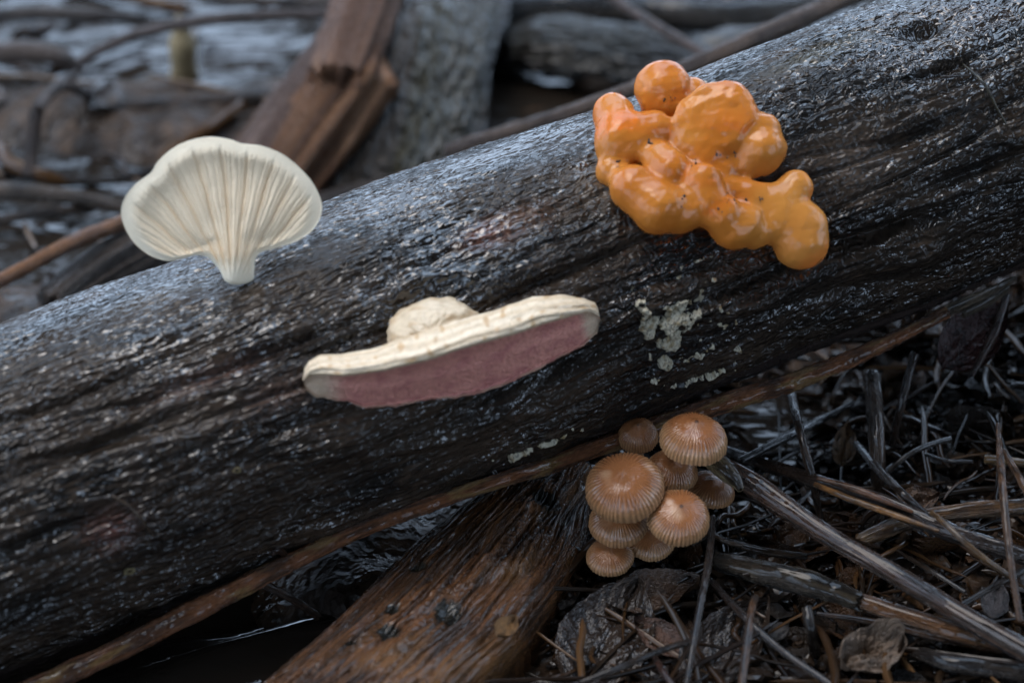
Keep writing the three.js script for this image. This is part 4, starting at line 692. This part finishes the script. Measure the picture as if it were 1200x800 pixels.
stick('background_log', 'thick grey wet log behind the broken reddish branch', 'log', Y([[455, 260, -0.012], [482, 165, 0.006], [500, 90, 0.018], [518, 20, 0.022], [530, -60, 0.024]]), [78, 76, 74, 72, 70], { color: [0.045, 0.034, 0.025], color2: [0.018, 0.014, 0.011], color3: [0.036, 0.030, 0.016], rough: 2.2, ridges: 0.04, rings: 200, sides: 90, mat: wetLog });
stick('background_log', 'dark wet log lying level behind the orange fungus', 'log', Y([[585, 62, 0.006], [640, 55, 0.012], [720, 64, 0.012], [800, 80, 0.010], [900, 110, 0.004]]), [22, 36, 38, 36, 30], { color: [0.035, 0.032, 0.026], color2: [0.02, 0.017, 0.014], rough: 1.2, rings: 160, sides: 60, mat: wetLog, splinter: 0.8 });
stick('background_log', 'grey log end at the top behind the crossing sticks', 'log', Y([[790, 78, 0.008], [850, 62, 0.012], [920, 60, 0.010], [990, 70, 0.004]]), [22, 30, 28, 24], { color: [0.09, 0.078, 0.068], color2: [0.045, 0.04, 0.034], rough: 1.2, mat: barkMat(0.45, 0.0015) });
stick('background_log', 'dark log lying level at the top edge above the other dark log', 'log', Y([[560, 22, 0.006], [640, 8, 0.008], [740, 10, 0.008], [850, 18, 0.008], [960, 10, 0.008]]), [16, 20, 18, 18, 16], { color: [0.05, 0.042, 0.034], rough: 1.3, mat: barkMat(0.4, 0.0015) });
bgStick('stick', 'long brown stick lying across behind the log and the orange fungus', 'stick', [[525, 178, 0.668], [620, 148, 0.660], [700, 121, 0.655], [790, 86, 0.652], [870, 52, 0.654], [960, 12, 0.662], [1060, -34, 0.675]].map(([x, y, d]) => at(x, y, d)), [11, 10, 10, 11, 12, 12, 13], { color: [0.13, 0.085, 0.06], color2: [0.065, 0.045, 0.036], ridges: 0.03, mat: barkMat(0.75, 0.0008, 0) });
bgStick('stick', 'thin brown stick slanting down to the long brown stick', 'stick', Y([[700, -14, 0.040], [740, 12, 0.040], [785, 40, 0.040], [842, 72, 0.040]]), [5, 6, 6, 5], { color: [0.13, 0.09, 0.075] });
bgStick('stick', 'grey-brown stick lying low behind the log right of the white mushroom', 'stick', Y([[350, 240, 0.004], [420, 226, 0.006], [500, 210, 0.006], [560, 190, 0.006]]), [9, 12, 13, 8], { color: [0.09, 0.066, 0.055], color2: [0.05, 0.04, 0.034] });
bgStick('stick', 'thin brown stick arching over the dark mud bank', 'stick', Y([[94, 72, 0.020], [118, 58, 0.026], [160, 40, 0.030], [230, 25, 0.034], [310, 18, 0.034], [385, 16, 0.034]]), [6, 6.5, 7, 7, 6.5, 6], { color: [0.13, 0.10, 0.09], color2: [0.08, 0.06, 0.052] });
bgStick('stick', 'thick blurred stick end at the left edge near the top', 'stick', Y([[-30, 66, 0.012], [30, 60, 0.013], [70, 66, 0.012], [92, 84, 0.004]]), [13, 13, 12, 8], { color: [0.13, 0.095, 0.078], color2: [0.085, 0.062, 0.05] });
bgStick('stick', 'long grey stick along the top left corner', 'stick', Y([[-30, 22, 0.010], [40, 14, 0.014], [110, 18, 0.014], [170, 22, 0.008]]), [8, 9, 9, 6], { color: [0.10, 0.08, 0.07] });
bgStick('stick', 'crooked dark stick standing at the far left', 'stick', Y([[33, 208, 0.004], [38, 165, 0.012], [44, 128, 0.02], [62, 105, 0.022], [88, 88, 0.02]]), [8, 8, 8, 7, 6], { color: [0.075, 0.052, 0.042] });
bgStick('stick', 'short forked stick below the thick blurred stick end', 'stick', Y([[44, 128, 0.022], [70, 100, 0.022], [98, 108, 0.014], [108, 122, 0.002]]), [6, 7, 7, 6], { color: [0.11, 0.08, 0.065] });
bgStick('stick', 'orange-brown stick slanting at the left edge towards the white mushroom', 'stick', Y([[-40, 350, 0.028], [20, 318, 0.029], [80, 286, 0.030], [150, 258, 0.028]]), [8, 8.5, 9, 8.5], { color: [0.27, 0.12, 0.05], color2: [0.15, 0.07, 0.036] });
bgStick('stick', 'brown level stick below the dark mud bank', 'stick', Y([[95, 130, 0.004], [170, 124, 0.006], [250, 118, 0.006], [340, 112, 0.004]]), [7, 9, 9, 7], { color: [0.09, 0.062, 0.046] });
bgStick('stick', 'dull brown stick lying level left of the white mushroom', 'stick', Y([[-30, 222, 0.004], [30, 224, 0.008], [90, 232, 0.008], [150, 246, 0.004]]), [9, 10, 9, 7], { color: [0.10, 0.07, 0.05] });
bgStick('stick', 'dark stick under the dull brown stick at the left', 'stick', Y([[-20, 262, 0.004], [40, 250, 0.006], [110, 244, 0.004]]), [6, 6, 5], { color: [0.07, 0.048, 0.036] });
bgStick('stick', 'short dark stick lying in the water at the left edge', 'stick', Y([[-30, 196, 0.001], [40, 206, 0.003], [130, 212, 0.002]]), [5, 6, 5], { color: [0.06, 0.045, 0.036] });
bgStick('stick', 'brown stick lying at the top edge left of the broken branch', 'stick', Y([[235, -2, 0.012], [300, 2, 0.012], [390, 4, 0.01]]), [6, 7, 6], { color: [0.12, 0.09, 0.075] });
{
  const pts = Y([[62, 366, 0.016], [110, 330, 0.017], [170, 294, 0.018], [240, 254, 0.014]]);
  stick('weathered_wood', 'weathered grey piece of wood behind the log below the white mushroom', 'wood', pts, [30, 34, 34, 28], { color: [0.13, 0.10, 0.082], color2: [0.075, 0.058, 0.048], ridges: 0.16, flat: 0.7, rings: 140, sides: 60, mat: barkMat(0.85, 0.0015, 0) });
}
{
  const b = onY(215, 84, 0.004), k = depthOf(b) * KPX, g = new THREE.LatheGeometry([[0.1, -14], [13, -14], [15, -4], [14, 8], [16, 18], [17, 30], [15, 40], [11, 48], [8, 58], [7, 66], [4, 70], [0.1, 71]].map(([r, y]) => new THREE.Vector2(r * k, y * k)), 32), p = g.attributes.position;
  for (let i = 0; i < p.count; i++) { const f = 1 + 0.3 * noise3(p.getX(i) * 120, p.getY(i) * 120, p.getZ(i) * 120); p.setXYZ(i, p.getX(i) * f, p.getY(i), p.getZ(i) * f); }
  g.computeVertexNormals(); g.translate(b.x, b.y, b.z);
  single('pale_stub', g, new THREE.MeshStandardMaterial({ color: new THREE.Color().setRGB(0.24, 0.18, 0.09), roughness: 0.7, bumpMap: grainBump, bumpScale: 0.001 }), 'pale ochre stub standing on the dark mud bank under the arching stick', 'stub');
}

// ------------------------------------------------------------------ litter nobody could count
function scatter(name, label, geos, mat, count, place, colors) {
  const root = new THREE.Group(); root.name = numbered(name); scene.add(root); tag(root, label, 'litter'); root.userData.kind = 'stuff';
  const q = new THREE.Quaternion(), m = new THREE.Matrix4(), c = new THREE.Color(), per = Math.ceil(count / geos.length);
  geos.forEach((g, gi) => {
    const im = shadows(new THREE.InstancedMesh(g, mat, per)); im.name = ['curved_pieces', 'straight_pieces', 'bent_pieces', 'crooked_pieces'][gi]; im.userData.kind = 'stuff';
    for (let i = 0; i < per; i++) { const [p, s, e] = place(); q.setFromEuler(e); im.setMatrixAt(i, m.compose(p, q, s)); const k = colors[Math.floor(rnd() * colors.length)], b = 0.6 + 0.8 * rnd(); im.setColorAt(i, c.setRGB(k[0] * b, k[1] * b, k[2] * b)); }
    root.add(im);
  });
}
const needleGeo = [0.2, 0.9, 1.8, 3].map((c, i) => {   // one long and one thick: a copy's scale makes it slender
  const pts = []; for (let k = 0; k <= 4; k++) { const t = k / 4 - 0.5; pts.push(V(t, c * (0.25 - t * t) + 0.35 * noise(k * 1.3, i * 5 + 0.5), 0.25 * c * Math.sin(k * 2 + i))); } const crv = new THREE.CatmullRomCurve3(pts); return grid(6, 10, (u, v) => { const q = crv.getPoint(v), a = -u * 2 * Math.PI, r = 0.5 * Math.sqrt(Math.max(0, 1 - (2 * v - 1) ** 6)) * (1 + 0.3 * noise(v * 6, i)); return V(q.x, q.y + Math.cos(a) * r, q.z + Math.sin(a) * r); }); });
const rot = () => new THREE.Euler((rnd() - 0.5) * 0.9, rnd() * 6.283, (rnd() - 0.5) * 0.5);
const spotFront = () => { const x = 0.005 + 0.25 * rnd(), z = -0.16 + 0.26 * rnd(); return [x, z]; };
const spotBack = () => [(rnd() - 0.5) * 0.9, -0.10 - 0.75 * rnd()];
const clear = (x, z, y) => { const p = V(x, y, z).sub(LOG0), s = p.dot(AX); return p.addScaledVector(AX, -s).length() > R0 + 0.004; };
const wet = new THREE.MeshPhysicalMaterial({ color: 0xffffff, roughness: 0.22, ior: 1.33 });
const dark = [[0.012, 0.007, 0.0045], [0.019, 0.011, 0.006], [0.009, 0.006, 0.004], [0.03, 0.015, 0.007], [0.055, 0.027, 0.011]];
const thin = (rr) => { let p; for (let k = 0; k < 20; k++) { const [x, z] = rr(); p = V(x, groundH(x, z), z); if (clear(x, z, p.y + 0.004)) break; } return p; };
scatter('needle_litter', 'tangle of thin dark wet needles and twig bits on the ground at the right', needleGeo, wet, 1600, () => { const p = thin(spotFront), l = 0.011 + 0.03 * rnd() ** 1.6, r = 0.00035 + 0.0007 * rnd() ** 2.2; p.y += 0.001 + 0.009 * rnd() ** 1.5; return [p, V(l, r * 2, r * 2), rot()]; }, dark);
scatter('background_litter', 'dark wet needles and twig bits scattered on the mud behind the log', needleGeo, wet, 1000, () => { const p = thin(spotBack), l = 0.012 + 0.06 * rnd() ** 1.7, r = 0.0005 + 0.0022 * rnd() ** 2.4; p.y = Math.max(p.y, -0.002) + 0.0005 + 0.005 * rnd() ** 2; const e = rot(); e.x *= 0.5; e.z *= 0.3; return [p, V(l, r * 2, r * 2), e]; }, [...dark, [0.1, 0.066, 0.044], [0.12, 0.08, 0.06]]);
const clodGeo = [1, 2, 3].map((s) => { const g = new THREE.IcosahedronGeometry(1, 2), p = g.attributes.position; for (let i = 0; i < p.count; i++) { const f = 1 + 0.7 * noise3(p.getX(i) * 1.3 + s * 9, p.getY(i) * 1.3, p.getZ(i) * 1.3) + 0.3 * noise3(p.getX(i) * 3.1, p.getY(i) * 3.1 + s, p.getZ(i) * 3.1); p.setXYZ(i, p.getX(i) * f, p.getY(i) * f * 0.7, p.getZ(i) * f); } g.computeVertexNormals(); return g; });
scatter('mud_crumbs', 'wet crumbs of black mud and bark on the ground at the right', clodGeo, wet, 4200, () => { const p = thin(spotFront), s = 0.0006 + 0.0028 * rnd() ** 3; p.y += s * 0.3 + 0.003 * rnd(); return [p, V(s * (0.7 + rnd()), s, s * (0.7 + rnd())), rot()]; }, [[0.012, 0.008, 0.006], [0.02, 0.013, 0.009], [0.03, 0.019, 0.012]]);
const shardGeo = [1, 2, 3].map((s) => { const g = leafGeo(V(0, 0, 0), V(1, 0, 0), V(0, 0, 1), 1.5, 1, { seed: s * 11, n: 9, curl: 0.4, crumple: 0.35, round: s === 2 }); g.deleteAttribute('color'); return g; });
scatter('leaf_litter', 'small dark wet scraps of leaf among the needles at the right', shardGeo, new THREE.MeshPhysicalMaterial({ color: 0xffffff, roughness: 0.22, ior: 1.36, bumpMap: grainBump, bumpScale: 0.0006 }), 760, () => { const p = thin(spotFront), s = 0.004 + 0.009 * rnd() ** 2; p.y += 0.001 + 0.003 * rnd(); return [p, V(s, s, s), rot()]; }, [[0.018, 0.011, 0.0065], [0.028, 0.015, 0.008], [0.045, 0.022, 0.01], [0.013, 0.009, 0.0065]]);
scatter('background_leaf_litter', 'dark wet leaves and scraps lying on the mud behind the log', shardGeo, wet, 150, () => { const p = thin(spotBack), s = 0.008 + 0.022 * rnd() ** 2; p.y = Math.max(p.y, -0.001) + 0.0008; const e = rot(); e.x *= 0.4; e.z *= 0.4; return [p, V(s, s * 0.6, s), e]; }, [[0.05, 0.033, 0.024], [0.08, 0.05, 0.034], [0.035, 0.025, 0.02], [0.07, 0.05, 0.04]]);

// ------------------------------------------------------------------ the trees whose crowns cover most of the sky and stand in the wet surfaces
{
  const leafG = grid(2, 4, (u, v) => V((u - 0.5) * 0.55 * Math.sin(Math.PI * (0.08 + 0.86 * v)), 0.12 * Math.abs(u - 0.5) - 0.12 * (v - 0.5) ** 2, v - 0.5));
  const leafM = new THREE.MeshPhysicalMaterial({ color: 0xffffff, roughness: 0.5, side: THREE.DoubleSide }), trunkM = new THREE.MeshStandardMaterial({ color: new THREE.Color().setRGB(0.07, 0.055, 0.045), roughness: 0.9, bumpMap: barkBump, bumpScale: 0.02 });
  const spots = [
    [-3.8, 3.2, 7, 2.2, 1300, 'tree behind the camera to the left, out of the photo'], [0.4, 3.6, 8, 2.6, 1700, 'tree straight behind the camera, out of the photo'], [3.4, 2.2, 7, 2.4, 1500, 'tree behind the camera to the right, out of the photo'],
    [-5.6, -1.8, 8, 2.3, 1100, 'tree left of the log, out of the photo'], [4.4, -0.8, 8, 2.5, 1500, 'tree right of the log, out of the photo'], [2.0, 1.0, 4.5, 1.7, 1500, 'young tree close to the right of the camera, out of the photo'],
    [-1.5, 2.6, 2.4, 1.1, 900, 'bushy young tree behind the camera to the left, out of the photo'], [1.2, 2.9, 2.2, 1.1, 900, 'bushy young tree behind the camera to the right, out of the photo'], [2.7, 1.4, 2.2, 1.0, 800, 'bushy low tree at the right of the camera, out of the photo'], [-0.2, 4.2, 3, 1.3, 900, 'bushy young tree straight behind the camera, out of the photo'],
    [-3.4, -6.0, 6.5, 1.7, 420, 'slim tree behind the log to the left, out of the photo'], [0.6, -7.0, 6.0, 1.4, 260, 'slim tree straight behind the log, out of the photo'], [3.6, -5.2, 6.5, 1.7, 420, 'slim tree behind the log to the right, out of the photo'], [-0.9, -11.5, 8.5, 2.4, 520, 'taller tree far behind the log, out of the photo'], [2.4, -12.5, 9.5, 2.8, 900, 'tallest tree far behind the log, out of the photo'], [-4.2, -12, 9, 2.8, 900, 'broad tree far behind the log to the left, out of the photo'],
    [-6.5, -7.5, 9, 2.6, 1300, 'tree far behind the log to the left, out of the photo'], [6.2, -8.5, 9, 2.6, 1300, 'tree far behind the log to the right, out of the photo'], [0.5, 2.0, 4.2, 1.5, 1300, 'young tree close behind the camera, out of the photo'], [2.6, -1.6, 5.5, 1.5, 900, 'young tree right of the log, out of the photo'], [-2.0, 6.5, 10, 3, 1500, 'tall tree well behind the camera to the left, out of the photo'], [3.2, 7, 10, 3, 1500, 'tall tree well behind the camera to the right, out of the photo']];
  spots.forEach(([x, z, h, cr, n, words], i) => {
    const root = thing('forest_tree', words, 'tree', null, V(x, 0, z)), tr = [V(x, -0.3, z), V(x + 0.1, h * 0.3, z - 0.05), V(x - 0.08, h * 0.6, z + 0.1), V(x, h, z)];
    part('trunk', stickGeo(tr, [0.24, 0.19, 0.15, 0.05], { rings: 30, sides: 18, rough: 0.5, color: [0.07, 0.055, 0.045] }), trunkM, root);
    const im = shadows(new THREE.InstancedMesh(leafG, leafM, n)), q = new THREE.Quaternion(), m = new THREE.Matrix4(), c = new THREE.Color(), cl = [];
    for (let k = 0; k < 16; k++) { const a = rnd() * 6.283, e = Math.acos(1 - 1.7 * rnd()), r = cr * (0.35 + 0.6 * rnd()); cl.push(V(Math.cos(a) * Math.sin(e) * r, h * 0.82 + Math.cos(e) * r * 0.75, Math.sin(a) * Math.sin(e) * r)); }
    for (let k = 0; k < n; k++) { const b = cl[k % cl.length], d = V(rnd() - 0.5, rnd() - 0.5, rnd() - 0.5).normalize().multiplyScalar(cr * 0.42 * Math.cbrt(rnd())); d.y *= 0.6; q.setFromEuler(new THREE.Euler(rnd() * 2 - 1, rnd() * 6.3, rnd() * 2 - 1)); const s = 0.22 + 0.2 * rnd(); im.setMatrixAt(k, m.compose(d.add(b), q, V(s, s, s))); const g = 0.6 + 0.7 * rnd(); im.setColorAt(k, c.setRGB(0.05 * g, 0.052 * g, 0.028 * g)); }
    im.name = 'crown'; im.userData.kind = 'stuff'; root.add(im);
  });
}

renderer.render(scene, camera);
